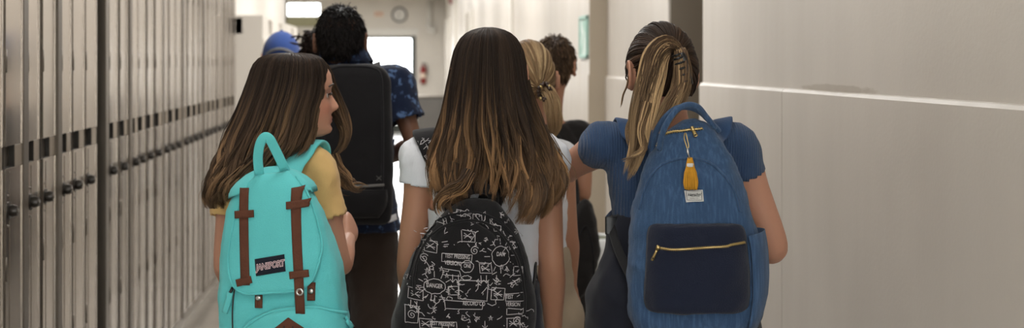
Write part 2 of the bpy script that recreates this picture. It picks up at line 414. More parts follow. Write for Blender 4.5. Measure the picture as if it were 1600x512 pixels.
def hand_parts(w, d, n, size=.165, side=1, curl=.35, spread=.1, thumb=.6, width=1.):
    """palm, four fingers and a thumb; d hand direction, n palm normal, thumb on side*cross(d,n)"""
    w, d = np.asarray(w, float), nrm(d); n = nrm(np.asarray(n)-d*np.dot(n, d)); s = np.cross(d, n)*side; L = size; W = .43*size*width
    rings = []
    for t, hw, ht in ((-.06, .15, .085), (.05, .16, .085), (.2, .21, .085), (.36, .235, .08), (.48, .225, .068), (.54, .19, .05)):
        rings.append(ell(w+d*t*L, hw*L*width, ht*L, 20, s, n, 2.6))
    out = [loft(rings)]
    for i, (o, fl) in enumerate(((.37, .43), (.125, .48), (-.12, .445), (-.35, .35))):
        b = w+d*(.47 if abs(o) < .3 else .44)*L+s*o*W; dd = nrm(d+s*o*spread*2.2); pts = [b-dd*.08*L, b]; a = 0
        cu = curl*(1+.12*i)
        for j, seg in enumerate((.44, .31, .25)):
            a += cu*(.8 if j == 0 else 1.1); pts.append(pts[-1]+(dd*math.cos(a)+n*math.sin(a))*seg*fl*L)
        r = A_([.054, .052, .049, .045, .036])*L*(.88 if i == 3 else 1)
        out.append(limb(pts, r, 10, 4))
    b = w+d*.12*L+s*.28*W+n*.02*L; dd = nrm(d*.75+s*thumb+n*.25)
    p2 = b+dd*.24*L; d2 = nrm(dd+d*.5+n*curl*.5); p3 = p2+d2*.17*L; p4 = p3+nrm(d2+d*.3+n*curl*.4)*.14*L
    out.append(limb([b, p2, p3, p4], A_([.075, .062, .053, .04])*L, 10, 4))
    return out
def torso_rings(rows, c, yaw):
    cy, sy = math.cos(yaw), math.sin(yaw); ax, ay = (cy, sy, 0), (-sy, cy, 0)
    q = spline(A_(rows), 5)
    return [ell((c[0]+r[3]*-sy+r[4]*cy, c[1]+r[3]*cy+r[4]*sy, r[0]), max(r[1], .004), max(r[2], .004), 40, ax, ay, 2.25) for r in q]
EYE_W = None
def person(label, group, foot, sp, M_):
    """sp: dict(head centre/yaw/pitch/roll/k, neck, c (torso centre xy), zs, zh, sw, arms[...], colours)"""
    root = empty('person', label, 'person', (foot[0], foot[1], 0), group)
    RX = lambda V: np.asarray(V, float)-A_([foot[0], foot[1], 0])
    hk = sp.get('hk', .95); hc = A_(sp['head']); HR = rotm(sp.get('yaw', 0), sp.get('pitch', 0), sp.get('roll', 0))
    c = A_([sp['c'][0], sp['c'][1]]); zs, zh, sw = sp['zs'], sp['zh'], sp['sw']; ty = math.radians(sp.get('tyaw', 0)); g = sw/.15
    vox = sp.get('vox', .006); parts = []
    hv, hf = head_mesh(hk, sp.get('nose', 1)); parts.append((hv@HR.T+hc, hf))
    for V, F in ear_parts(hk, sp.get('tuck', (0, 0))): parts.append((V@HR.T+hc, F))
    nb = A_([c[0], c[1]+.005, zs+.01]); nt = hc+HR@A_([0, -.022, -.055])*hk
    nr = sp.get('neckr', .047); parts.append(limb([nb, nb*.5+nt*.5+A_([0, .006, 0]), nt], [nr*1.25, nr, nr*1.02], 22))
    top = zs-zh
    skin = [(zh-.09, .09*g, .085, 0, 0), (zh, .142*g, .098, 0, 0), (zh+.2*top, .128*g, .088, 0, 0), (zh+.42*top, .108*g, .078, .005, 0), (zh+.7*top, .122*g, .09, .008, 0), (zh+.9*top, .128*g, .078, .004, 0), (zs+.012, .105*g, .055, 0, 0), (zs+.045, .055, .045, 0, 0)]
    parts.append(loft(torso_rings(skin, c, ty)))
    ca = sp.get('ar', 1.)
    for arm in sp['arms']:
        S, E, W = A_(arm['s']), A_(arm['e']), A_(arm['w'])
        m1, m2 = S*.55+E*.45, E*.7+W*.3
        parts.append(limb([S*.9+A_([c[0], c[1], zs])*.1, S*.8+E*.2, m1, E, m2, E*.3+W*.7, W], A_([.044, .042, .037, .0305, .0335, .0255, .0205])*ca, 20))
        hd = arm.get('hd', W-E); parts += hand_parts(W+nrm(hd)*.008, hd, arm.get('hn', (0, 0, -1)), arm.get('hs', .16), arm.get('side', 1), arm.get('curl', .35), arm.get('spread', .1), arm.get('thumb', .6))
    cy, sy = math.cos(ty), math.sin(ty); legs = []
    for i, sd in enumerate((-1, 1)):
        st = sp.get('stride', .12)*(1 if i == 0 else -1)
        h = A_([c[0]+cy*sd*.075*g, c[1]+sy*sd*.075*g, zh-.04]); kx = sp.get('kneeout', 0)
        kn = A_([h[0], h[1]+st*.75+.02, zh*.53]); an = A_([h[0], h[1]+st, .085]) if st > 0 else A_([h[0], h[1]+st*1.5, .10])
        legs.append((h, kn, an)); parts.append(limb([h, h*.5+kn*.5, kn, kn*.6+an*.4, an], [.075*g, .062, .047, .048, .032], 18))
        parts.append(limb([an+A_([0, -.02, -.03]), an+A_([0, .06, -.05])], [.03, .03], 14))
    V, F = fuse(parts, vox, sp.get('sm', 3))
    base = A_(sp['skin'][:3]); colr = np.repeat(base[None], len(V), 0)
    hl = ((V-hc)@HR)/hk
    lip = np.exp(-(hl[:, 0]/.021)**4-((hl[:, 2]+.064)/.0085)**4)*(hl[:, 1] > .05)
    ch = np.exp(-((abs(hl[:, 0])-.045)/.02)**2-((hl[:, 2]+.035)/.022)**2)*(hl[:, 1] > .02)
    colr = colr*(1-lip[:, None]*.85)+A_([.36, .11, .10])*base[0]/.5*lip[:, None]*.85
    colr = colr*(1+ch[:, None]*A_([.06, -.12, -.12]))
    body = mk('body', RX(V), F, M_['skin'], root, col=colr)
    # eyes, brows
    for s in (-1, 1):
        ec = hc+HR@A_([s*.031, .0585, -.002])*hk
        mb = MB(); mb.add(*ball(ec, .0106*hk, 16, 12), 0); f = HR@A_([0, 1, 0]); mb.add(*ball(ec+f*.0040*hk, .0080*hk, 12, 8), 1)
        Vv = np.concatenate(mb.V); mk('eye', RX(Vv), mb.F, [M_['eyewhite'], M_['iris']], root, mi=mb.M)
        ts = np.linspace(-1, 1, 9)
        br = A_([[s*.031+t*.016*s, .0835-.004*t*t-.0085*(t > 0)*t, .0205+.004*(1-t*t)] for t in ts])*hk
        mk('eyebrow', RX(tube(br@HR.T+hc, .0028*hk, 8, rnd=True, flat=.8)[0]), tube(br, .0028, 8, rnd=True, flat=.8)[1], M_[sp.get('brow', 'brow')], root)
        la = A_([[s*.031+t*.0135, .0768-.004*t*t, .0025-.003*t*t] for t in ts])*hk
        mk('eyelash', RX(tube(la@HR.T+hc, .0024*hk, 6, rnd=True)[0]), tube(la, .0017, 6, rnd=True)[1], M_['brow'], root)
    # shirt
    gp = sp.get('loose', .013); rows = [(zs+.036, .064, .052, 0, 0), (zs+.028, .082*g, .062, 0, 0), (zs+.010, .112*g, .070, 0, 0), (zs-.08*top, .134*g+gp, .082+gp*.6, .002, 0), (zs-.3*top, .124*g+gp, .092+gp, .008, 0), (zh+.42*top, .112*g+gp*sp.get('waist', 1), .082+gp, .005, 0), (zh+.18*top, .130*g+gp, .092+gp, 0, 0), (sp.get('hem', zh+.02), .142*g+gp, .1+gp, 0, 0)]
    rows = [r for r in rows[:-1] if r[0] > rows[-1][0]+.03]+[rows[-1] if rows[-1][0] < zh+.2*top else (rows[-1][0], .120*g+gp, .088+gp, .003, 0)]
    sp_parts = [loft(torso_rings(rows, c, ty))]; cuts = [(A_([c[0], c[1], rows[-1][0]+.004]), A_([0, 0, -1.]), .4), (A_([c[0], c[1], zs+.030]), A_([0, 0, 1.]), .068)]
    for arm in sp['arms']:
        S, E = A_(arm['s']), A_(arm['e']); f = sp.get('slv', .42); e = S+(E-S)*f; rr = A_(sp.get('slr', (.048, .05, .049, .05)))+.004
        cn = A_([c[0], c[1], zs-.015]); q = spline(A_([np.append(cn*.6+S*.4, rr[0]), np.append(S, rr[1]), np.append(S*.4+e*.6, rr[2]), np.append(e, rr[3])]), 6)
        sp_parts.append(tube(q[:, :3], q[:, 3], 24)); d = nrm(E-S); cuts.append((e-d*.006, d, rr[3]*1.3+.004))
    V, F = fuse(sp_parts, sp.get('svox', .0065), sp.get('ssm', 5), sp.get('disp', [(.012, .07), (.006, .03)]))
    V, F = cut(V, F, cuts)
    shirt = mk(sp.get('shirtname', 't_shirt'), RX(V), F, M_[sp['shirt']], root, solid=.0025)
    sb = bvh(V, F)
    # trousers
    tr = [(zh-.10, .05, .05, 0, 0), (zh-.06, .12*g, .10, 0, 0), (zh, .150*g, .106, 0, 0), (zh+.10*top, .143*g, .1, 0, 0), (sp.get('rise', zh+.2*top), .132*g, .093, 0, 0)]
    tp = [loft(torso_rings(tr, c, ty))]; lr = sp.get('legr', (.092, .08, .064, .06)); tc = []
    for h, kn, an in legs:
        tp.append(limb([h, h*.5+kn*.5, kn, an+A_([0, 0, .01])], A_(lr)*1., 18))
    V, F = fuse(tp, .010, 6, [(.012, .06)]); mk(sp.get('legname', 'trousers'), RX(V), F, M_[sp['legs']], root)
    for h, kn, an in legs:
        b = A_([an[0], an[1], an[2]-.085])
        V, F = limb(b+A_([[0, -.05, .045], [0, 0, .045], [0, .07, .04], [0, .13, .034], [0, .165, .03]]), [.036, .038, .04, .04, .03], 18)
        V[:, 2] = np.maximum(V[:, 2], b[2]+.012); so = loft([ell((b[0], b[1]+.055, b[2]+z), .043+e_, .135+e_, 28, p=2.8) for z, e_ in ((.0, 0), (.003, .003), (.016, .003), (.018, 0))])
        sh = mk('shoe', RX(V), F, M_['shoe'], root); mk('sole', RX(so[0]), so[1], M_['sole'], sh, bevel=0)
    return root, RX, sb, dict(hc=hc, HR=HR, hk=hk)
# ------------------------------------------------------------------ materials used in the place
M = {}
def wall_mat():
    m, nt, b = new_mat('wall_paint'); L = nt.links
    tc = N(nt, 'ShaderNodeTexCoord')
    n = N(nt, 'ShaderNodeTexNoise'); n.inputs['Scale'].default_value = 1.3; n.inputs['Detail'].default_value = 5
    L.new(tc.outputs['Object'], n.inputs['Vector'])
    r = N(nt, 'ShaderNodeMapRange'); r.inputs[1].default_value = .3; r.inputs[2].default_value = .7; r.inputs[3].default_value = .94; r.inputs[4].default_value = 1.04
    L.new(n.outputs['Fac'], r.inputs[0])
    mx = N(nt, 'ShaderNodeMix', data_type='RGBA', blend_type='MULTIPLY'); mx.inputs[0].default_value = 1
    mx.inputs[6].default_value = srgb(204, 197, 188); L.new(r.outputs[0], mx.inputs[7])
    # worn, peeled patch just above the ledge of the near right wall
    sx = N(nt, 'ShaderNodeSeparateXYZ'); L.new(tc.outputs['Object'], sx.inputs[0])
    n2 = N(nt, 'ShaderNodeTexNoise'); n2.inputs['Scale'].default_value = 14; n2.inputs['Detail'].default_value = 6
    mp = N(nt, 'ShaderNodeMapping'); mp.inputs['Scale'].default_value = (1, 1, 3.5); L.new(tc.outputs['Object'], mp.inputs[0]); L.new(mp.outputs[0], n2.inputs['Vector'])
    def mth(op, a, bb):
        q = N(nt, 'ShaderNodeMath', operation=op)
        for i, v in enumerate((a, bb)):
            if hasattr(v, 'links') or hasattr(v, 'is_linked'): L.new(v, q.inputs[i])
            else: q.inputs[i].default_value = v
        return q.outputs[0]
    zz = mth('ABSOLUTE', mth('DIVIDE', mth('SUBTRACT', sx.outputs[2], 1.421), .013), 0.)
    yy = mth('ABSOLUTE', mth('DIVIDE', mth('SUBTRACT', sx.outputs[1], 3.98), .34), 0.)
    d = mth('SUBTRACT', mth('ADD', mth('MULTIPLY', n2.outputs['Fac'], 1.7), .25), mth('ADD', mth('POWER', zz, 2.), mth('POWER', yy, 2.)))
    xx = mth('GREATER_THAN', sx.outputs[0], 1.)
    k = N(nt, 'ShaderNodeMapRange'); k.inputs[1].default_value = .0; k.inputs[2].default_value = .5; k.inputs[4].default_value = .42; L.new(d, k.inputs[0])
    mx2 = N(nt, 'ShaderNodeMix', data_type='RGBA'); L.new(mth('MULTIPLY', k.outputs[0], xx), mx2.inputs[0]); L.new(mx.outputs[2], mx2.inputs[6]); mx2.inputs[7].default_value = srgb(140, 126, 106)
    L.new(mx2.outputs[2], b.inputs['Base Color'])
    mp3 = N(nt, 'ShaderNodeMapping'); mp3.inputs['Scale'].default_value = (1, 6, .8); L.new(tc.outputs['Object'], mp3.inputs[0])
    n3 = N(nt, 'ShaderNodeTexNoise'); n3.inputs['Scale'].default_value = 1.2; L.new(mp3.outputs[0], n3.inputs['Vector'])
    rr = N(nt, 'ShaderNodeMapRange'); rr.inputs[1].default_value = .3; rr.inputs[2].default_value = .7; rr.inputs[3].default_value = .30; rr.inputs[4].default_value = .48; L.new(n3.outputs['Fac'], rr.inputs[0]); L.new(rr.outputs[0], b.inputs['Roughness'])
    n4 = N(nt, 'ShaderNodeTexNoise'); n4.inputs['Scale'].default_value = 90; L.new(tc.outputs['Object'], n4.inputs['Vector'])
    bp = N(nt, 'ShaderNodeBump'); bp.inputs['Strength'].default_value = .12; bp.inputs['Distance'].default_value = .003; L.new(n4.outputs['Fac'], bp.inputs['Height']); L.new(bp.outputs[0], b.inputs['Normal'])
    return m
def glass_mat():
    m = bpy.data.materials.new('clear_glass'); m.use_nodes = True; nt = m.node_tree; nt.nodes.clear()
    o = N(nt, 'ShaderNodeOutputMaterial'); t = N(nt, 'ShaderNodeBsdfTransparent'); t.inputs[0].default_value = (.97, .98, .97, 1)
    g = N(nt, 'ShaderNodeBsdfGlossy'); g.inputs['Roughness'].default_value = .03; x = N(nt, 'ShaderNodeMixShader'); x.inputs[0].default_value = .06
    nt.links.new(t.outputs[0], x.inputs[1]); nt.links.new(g.outputs[0], x.inputs[2]); nt.links.new(x.outputs[0], o.inputs[0]); return m
M['wall'] = wall_mat()
M['trim'] = mat('trim_paint', srgb(226, 222, 214), .35)
M['cream'] = mat('cream_paint', srgb(224, 219, 211), .45, var=.04, vscale=2)
M['tan'] = mat('tan_step_shade', srgb(176, 163, 144), .5, var=.04, vscale=3)  # shade on the step's face, put into its colour
M['greige'] = mat('recess_shade', srgb(128, 117, 102), .55, var=.05, vscale=3)  # shadow inside the alcove, put into a darker wall colour
M['floor'] = mat('vinyl_floor', srgb(138, 132, 123), .15, var=.07, vscale=3, rvar=.05)
M['ceiling'] = mat('ceiling_tile', srgb(226, 223, 216), .8, bump=.2, bscale=120)
M['locker'] = mat('locker_steel', srgb(174, 165, 155), .15, metal=.9, var=.06, vscale=5, bstretch=(1, 1, .06), rvar=.06, bump=.02, bscale=150)
M['lockerframe'] = mat('locker_frame', srgb(112, 104, 94), .34, metal=.8, var=.06, vscale=5, bstretch=(1, 1, .06))
M['dial'] = mat('lock_dial_metal', srgb(58, 54, 50), .3, metal=.5)
M['lockerpost'] = mat('locker_post', srgb(96, 87, 76), .4, metal=.4)
M['lockerdark'] = mat('locker_recess', srgb(44, 40, 35), .5, metal=.3)
M['plate'] = mat('number_strip', srgb(158, 146, 131), .4, metal=.6)
M['black'] = mat('black_gap', srgb(30, 28, 26), .6)
M['steel'] = mat('worn_steel', srgb(120, 113, 104), .28, metal=.95)
M['plinth'] = mat('plinth_paint', srgb(150, 144, 136), .3, var=.08, vscale=8)
M['cabinet'] = mat('cabinet_paint', srgb(222, 216, 207), .4)
M['green'] = mat('green_trim', srgb(168, 166, 132), .45)
M['doordark'] = mat('door_frame_dark', srgb(44, 50, 44), .4)
M['glass'] = glass_mat()
M['greybox'] = mat('grey_laminate', srgb(104, 102, 99), .45, var=.05)
M['red'] = mat('red_enamel', srgb(140, 30, 28), .3)
M['white'] = mat('white_plastic', srgb(228, 226, 221), .35)
M['sign'] = mat('sign_face', srgb(232, 214, 196), .5)
M['signred'] = mat('sign_red', srgb(196, 92, 60), .5)
M['blackplastic'] = mat('black_plastic', srgb(26, 26, 27), .35)
M['teal'] = mat('teal_frame', srgb(150, 192, 180), .4)
M['poster'] = mat('poster_paper', srgb(214, 228, 222), .5, col2=srgb(150, 190, 176), c2scale=9)
M['liner'] = mat('bin_liner', srgb(205, 207, 206), .25, bump=.8, bscale=40)
M['bin'] = mat('bin_grey_green', srgb(150, 152, 136), .4)
M['paving'] = mat('outside_paving', srgb(225, 222, 214), .8)
M['sand'] = mat('planter_clay', srgb(196, 158, 104), .7)
M['leaf'] = mat('leaf', srgb(96, 120, 62), .5)
M['diffuser'] = emit_mat('light_diffuser', (1, .98, .95, 1), 7.0)
M['diffuser3'] = emit_mat('light_diffuser_near', (1, .98, .95, 1), 8.0)
M['diffuser2'] = emit_mat('light_diffuser_far', (1, .985, .96, 1), 20.0)

# ------------------------------------------------------------------ the room
CZ = 2.8; LX, RX1, RX2 = -1.15, 1.25, 1.147; YE = 30.0
struct(MB().box((-4.2, -2.6, -.1), (2.6, YE+.3, 0)), 'floor', M['floor'])
struct(MB().box((-4.2, -2.6, CZ), (2.6, YE+.3, CZ+.1)), 'ceiling', M['ceiling'])
# left: plain wall up to the lockers, wall behind and above them, lobby beyond
mb = MB(); mb.box((-1.9, -2.5, 0), (LX, 3.92, CZ)); mb.box((-1.9, 3.92, 0), (-1.63, 10.5, CZ)); mb.box((-1.63, 3.92, 2.16), (LX-.01, 10.40, CZ)); mb.box((-1.9, 10.5, 0), (-1.155, 15.8, CZ)); mb.box((-4.2, 15.6, 0), (-1.155, 15.8, CZ))
struct(mb, 'wall_left', M['cream'])
struct(MB().box((-4.2, 15.8, 0), (-4.0, YE, CZ)), 'wall_lobby', M['cream'])
YB = -2.4; bx0, bx1, bz = -1.08, 1.18, 2.5
mb = MB(); mb.box((-4.2, YB-.2, bz), (2.6, YB, CZ)).box((-4.2, YB-.2, 0), (bx0, YB, bz)).box((bx1, YB-.2, 0), (2.6, YB, bz)); struct(mb, 'wall_back', M['cream'])
mb = MB()  # glazed door added behind the camera so sky light reaches the walkers' backs
for x in (bx0, -.02, .04, bx1-.06): mb.box((x, YB-.12, 0), (x+.06, YB-.06, bz))
for z in (0, 2.05, bz-.06): mb.box((bx0, YB-.12, z), (bx1, YB-.06, z+.06))
d = struct(mb, 'door_2', M['doordark']); mk('door_glass', [(bx0, YB-.09, .05), (bx1, YB-.09, .05), (bx1, YB-.09, bz), (bx0, YB-.09, bz)], [(0, 1, 2, 3)], M['glass'], d, smooth=False)
struct(MB().box((-9, -30, -.12), (9, YB-.2, -.02)), 'ground_behind', M['paving'])
# right: near wall, alcove opening, far wall with a step towards the corridor
mb = MB(); y1, y2, y3 = 5.69, 6.39, 8.2
mb.box((RX1, -2.5, 0), (2.4, y1, CZ)); mb.box((RX1, y2+.004, 0), (2.6, y3+.1, CZ)); mb.box((RX2, y3, 0), (2.6, YE, CZ))
# ledge: the lower wall stands 14 mm proud and has a chamfered top edge; two panels meet in a joint
def ledge(mb, x, ya, yb, z=1.412, t=.014, yend=True):
    V = [(x+.002, ya, 0), (x-t, ya, 0), (x-t, ya, z-.009), (x-t*.55, ya, z), (x+.002, ya, z+.003)]
    n = 5; VV = V+[(p[0], yb, p[2]) for p in V]
    mb.add(VV, [(i, (i+1) % n, n+(i+1) % n, n+i) for i in range(n)]+[(4, 3, 2, 1, 0), (5, 6, 7, 8, 9)])
ledge(mb, RX1, -2.4, 4.488); ledge(mb, RX1, 4.494, y1+.001); ledge(mb, RX1, y2, y3)
struct(mb, 'wall_right', M['wall'])
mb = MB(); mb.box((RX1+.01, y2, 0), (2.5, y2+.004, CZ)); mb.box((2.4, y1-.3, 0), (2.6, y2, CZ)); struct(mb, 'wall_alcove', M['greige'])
# the step's face, with its own bit of ledge
mb = MB(); mb.box((RX2, y3-.006, 0), (RX1+.01, y3, CZ)); mb.box((RX2-.008, y3-.018, 0), (RX1, y3-.006, 1.42)); struct(mb, 'wall_step', M['tan'])
# trims and door casings down the right wall
for i, (ya, yb, za, zb, t) in enumerate(((13.3, 13.45, 0, CZ, .02), (19.6, 19.75, 0, 2.2, .05), (20.9, 21.05, 0, 2.2, .05), (24.4, 24.6, 0, CZ, .05), (26.9, 27.05, 0, 2.3, .05), (28.4, 28.5, 0, 2.3, .05))):
    struct(MB().box((RX2-t, ya, za), (RX2+.01, yb, zb)), f'trim_{i+1}', M['trim'], bevel=.004)
# end wall with a glazed door and a high window
def ew(mb, x0, x1, z0, z1): mb.box((x0, YE, z0), (x1, YE+.2, z1))
dx0, dx1, dz = -.90, .535, 2.02; wx0, wx1, wz0, wz1 = -2.20, -1.46, 2.42, 2.74
mb = MB(); ew(mb, -4.2, wx0, 0, CZ); ew(mb, wx0, wx1, 0, wz0); ew(mb, wx0, wx1, wz1, CZ); ew(mb, wx1, dx0, 0, CZ); ew(mb, dx0, dx1, dz, CZ); ew(mb, dx1, 2.6, 0, CZ)
struct(mb, 'wall_end', M['cream'])
mb = MB(); mb.box((wx0, YE+.02, wz0), (wx1, YE+.06, wz0+.03)).box((wx0, YE+.02, wz1-.03), (wx1, YE+.06, wz1)).box((wx0, YE+.02, wz0), (wx0+.03, YE+.06, wz1)).box((wx1-.03, YE+.02, wz0), (wx1, YE+.06, wz1)).box((-1.84, YE+.02, wz0), (-1.81, YE+.06, wz1))
w = struct(mb, 'window_1', M['trim']); mk('window_glass', [(wx0, YE+.04, wz0), (wx1, YE+.04, wz0), (wx1, YE+.04, wz1), (wx0, YE+.04, wz1)], [(0, 1, 2, 3)], M['glass'], w, smooth=False)
struct(MB().box((-2.24, YE-.05, 2.22), (-1.40, YE, 2.42)), 'trim_7', M['green'], bevel=.006)
struct(MB().box((-2.3, YE-.12, 2.12), (-1.36, YE, 2.20)), 'trim_8', M['trim'], bevel=.006)
mb = MB(); f = .09; mb.box((dx0, YE+.03, 0), (dx0+f, YE+.1, dz)).box((dx1-f, YE-.02, 0), (dx1, YE+.1, dz)).box((dx0, YE+.03, dz-.05), (dx1, YE+.1, dz)).box((dx0, YE+.03, 0), (dx1, YE+.1, .16))
d = struct(mb, 'door_1', M['doordark']); mk('door_glass', [(dx0, YE+.06, .16), (dx1, YE+.06, .16), (dx1, YE+.06, dz), (dx0, YE+.06, dz)], [(0, 1, 2, 3)], M['glass'], d, smooth=False)
V, F = tube(A_([[.38, YE-.02, .95], [.38, YE-.05, .95], [.38, YE-.05, 1.15], [.38, YE-.02, 1.15]]), .012, 8); mk('door_handle', V, F, M['steel'], d)
struct(MB().box((dx0-.02, YE-.05, dz+.01), (dx1+.06, YE, dz+.16)), 'trim_9', M['white'], bevel=.006)
struct(MB().box((-9, YE+.3, -.12), (9, 60, -.02)), 'ground', M['paving'])
struct(MB().box((LX-.02, 3.92, 0), (LX-.004, 3.93, .09)), 'baseboard_left', M['plinth'])

# ------------------------------------------------------------------ lockers
WL = .2236; E0 = 6.436; LZ0, LZ1 = .09, 2.15
def loop_knob(mb, x, y, z): pass
def locker_parts(root, w, wide=False, knob=True):
    """front at local x=0, running +y from 0 to w"""
    mb = MB(); mb.box((-.45, .001, LZ0), (-.014, w-.001, LZ1)); mk('body', np.concatenate(mb.V), mb.F, M['lockerframe'], root, smooth=False)
    fw = .060 if wide else .018; mb = MB(); mb.box((-.014, 0, LZ0), (-.002 if not wide else .012, fw, LZ1)); mk('frame', np.concatenate(mb.V), mb.F, M['lockerpost' if wide else 'lockerframe'], root, smooth=False, bevel=.002)
    y0, y1 = fw+.006, w-.005; zb, zt = 1.178, 1.245
    mb = MB()
    # door sheet with turned edges, in two runs above and below the handle strip
    for a, b in ((LZ0+.008, zb), (zt, LZ1-.008)):
        mb.box((-.013, y0, a), (.004, y1, b)); mb.box((.004, y0, a), (.008, y0+.012, b)); mb.box((.004, y1-.010, a), (.007, y1, b))
    mb.box((.004, y0+.052, LZ0+.02), (.0055, y0+.056, zb-.01))
    d = mk('door', np.concatenate(mb.V), mb.F, M['locker'], root, smooth=False, bevel=.0018)
    h = y0+(y1-y0)*.60
    mb = MB(); mb.box((-.05, y0, zb), (-.046, h, zt)).box((-.05, y0, zb), (.0, y0+.003, zt)).box((-.05, h-.003, zb), (.002, h, zt)).box((-.05, y0, zb), (.0, h, zb+.002))
    mk('handle_recess', np.concatenate(mb.V), mb.F, M['lockerdark'], d, smooth=False)
    mb = MB(); mb.box((-.013, h, zb+.001), (.0035, y1, zt-.001)); mk('number_strip', np.concatenate(mb.V), mb.F, M['plate'], d, smooth=False, bevel=.001)
    if knob:
        ky, kz = y0+.034, 1.052
        V, F = tube(A_([[.004, ky, kz], [.010, ky, kz], [.011, ky, kz], [.021, ky, kz], [.034, ky, kz]]), [.026, .026, .017, .019, .014], 18); k = mk('lock_dial', V, F, M['dial'], d, angle=.6)
        V, F = tube(A_([[.034, ky, kz], [.0365, ky, kz]]), [.008, .006], 12); mk('dial_cap', V, F, M['steel'], k)
        for dz_ in (-.045, .045):
            V, F = tube(A_([[.003, ky-.008, kz+dz_], [.009, ky-.008, kz+dz_]]), [.005, .0035], 10); mk('rivet', V, F, M['steel'], d)
    for z0 in (.55, .88, 1.50, 1.86):
        V, F = tube(A_([[.007, y0+.004, z0-.035], [.007, y0+.004, z0+.035]]), .0036, 8); mk('hinge', V, F, M['lockerframe'], d)
def copy_tree(o, parent=None):
    c = o.copy(); COL.objects.link(c); c.parent = parent
    for ch in list(o.children): copy_tree(ch, c)
    return c
LAB = 'tall narrow steel locker with dial lock {}, left wall'
grid = [E0+WL*k for k in range(-11, 18)]
protoA = empty('locker', LAB.format('before the dark gap'), 'locker', (LX, 0, 0), 'lockers before the dark gap'); locker_parts(protoA, WL)
protoW = empty('locker', 'x', 'locker', (LX, 0, 0), 'x'); locker_parts(protoW, WL, wide=True)
rr = random.Random(4); usedA = usedW = False
for k in range(-11, 18):
    y = E0+WL*k
    if k == -4: continue                                   # the dark gap between the two banks
    wide = k in (-9, -7, -1, 3, 6, 10, 14)
    if wide: o = protoW if not usedW else copy_tree(protoW); usedW = True
    else: o = protoA if not usedA else copy_tree(protoA); usedA = True
    near = k < -4
    o.location = (LX+rr.uniform(-.002, .002), y, 0); o.rotation_euler = (0, 0, 0)
    for ch in o.children:
        if ch.name.startswith('door'): ch.rotation_euler = (0, 0, math.radians(rr.uniform(-.9, .9)))
    where = 'before the dark gap' if near else 'past the dark gap'
    o['label'] = LAB.format(where); o['group'] = 'lockers '+where
yg = E0-4*WL
o = struct(MB().box((LX-.45, yg, 0), (LX-.20, yg+.16, LZ1)), 'trim_10', M['black'])
struct(MB().box((LX-.45, yg+.160, LZ0), (LX+.010, yg+WL-.001, LZ1)), 'trim_11', M['lockerframe'], bevel=.003)
struct(MB().box((LX-.45, 3.935, 0), (LX-.03, 10.42, LZ0)), 'trim_12', M['plinth'])
# the lower cabinets past the lockers
for i, (ya, yb) in enumerate(((10.46, 11.4), (11.41, 12.55), (12.56, 14.3))):
    t = empty('cabinet', ['nearest cream cabinet, right where the row of steel lockers ends', 'cream cabinet between two cream cabinets, above the blue cap', 'cream cabinet farthest along the left wall, past two like it'][i], 'cabinet', (-.94, ya, 0), 'cream cabinets beyond the lockers')
    L = yb-ya; mb = MB(); mb.box((-.214, 0, 0), (0, L, 1.70)).box((-.214, 0, 1.815), (0, L, 1.835)).box((-.214, 0, 1.70), (0, L*.55, 1.815)).box((-.214, L*.55+.32, 1.70), (0, L, 1.815)).box((-.214, 0, 1.70), (-.15, L, 1.815))
    mb.obj('body', M['cabinet'], t, smooth=False)
    mk('recess_back', *(lambda q: (np.concatenate(q.V), q.F))(MB().box((-.15, L*.55, 1.70), (-.14, L*.55+.32, 1.815))), M['black'], t, smooth=False)
    mk('door', *(lambda q: (np.concatenate(q.V), q.F))(MB().box((0, .03, .1), (.012, L/2-.005, 1.66)).box((0, L/2+.005, .1), (.012, L-.03, 1.66))), M['cabinet'], t, smooth=False, bevel=.003)

# ------------------------------------------------------------------ far things
ct = empty('wall_clock', 'round white wall clock with dark rim above the bright door', 'clock', (.19, YE, 2.47))
V, F = tube(A_([[0, 0, 0], [0, -.02, 0], [0, -.025, 0]]), [.135, .135, .13], 40); mk('face', V, F, M['white'], ct, angle=.6)
th = np.linspace(0, 2*np.pi, 49)[:-1]; rings = [A_([[.148*math.cos(t)+.018*math.cos(t)*math.cos(a), -.028+.022*math.sin(a), .148*math.sin(t)+.018*math.sin(t)*math.cos(a)] for a in np.linspace(0, 6.283, 11)[:-1]]) for t in th]
V, F = loft(rings+[rings[0]], cap=False); mk('rim', V, F, M['greybox'], ct)
for nm, a, l in (('hour_hand', 2.2, .07), ('minute_hand', 4.4, .105)):
    V, F = tube(A_([[0, -.030, 0], [l*math.cos(a), -.030, l*math.sin(a)]]), .005, 6); mk(nm, V, F, M['blackplastic'], ct)
mb = MB()
for i in range(12):
    a = i*math.pi/6; mb.tube(A_([[.105*math.cos(a), -.027, .105*math.sin(a)], [.122*math.cos(a), -.027, .122*math.sin(a)]]), .004, 6)
mb.obj('hour_mark', M['blackplastic'], ct)
st = empty('exit_sign', 'small pale sign with orange-red lettering left of the clock', 'sign', (-.24, YE, 2.485))
mk('panel', *(lambda q: (np.concatenate(q.V), q.F))(MB().box((-.1, -.025, -.065), (.1, 0, .065))), M['sign'], st, smooth=False, bevel=.004)
tv, tf = text2d('EXIT', .085); mk('lettering', np.stack([tv[:, 0], np.full(len(tv), -.027), tv[:, 1]], 1), tf, M['signred'], st, smooth=False)
fe = empty('fire_extinguisher', 'red fire extinguisher hung on the end wall right of the door', 'fire extinguisher', (.69, YE-.075, 1.02))
V, F = loft([ell((0, 0, z), r, r, 24) for z, r in ((0, .05), (.01, .062), (.30, .062), (.345, .05), (.37, .022), (.40, .02))]); mk('cylinder', V, F, M['red'], fe)
V, F = loft([ell((0, 0, z), .0635, .0635, 24) for z in (.12, .22)], cap=False); mk('label_band', V, F, M['sign'], fe)
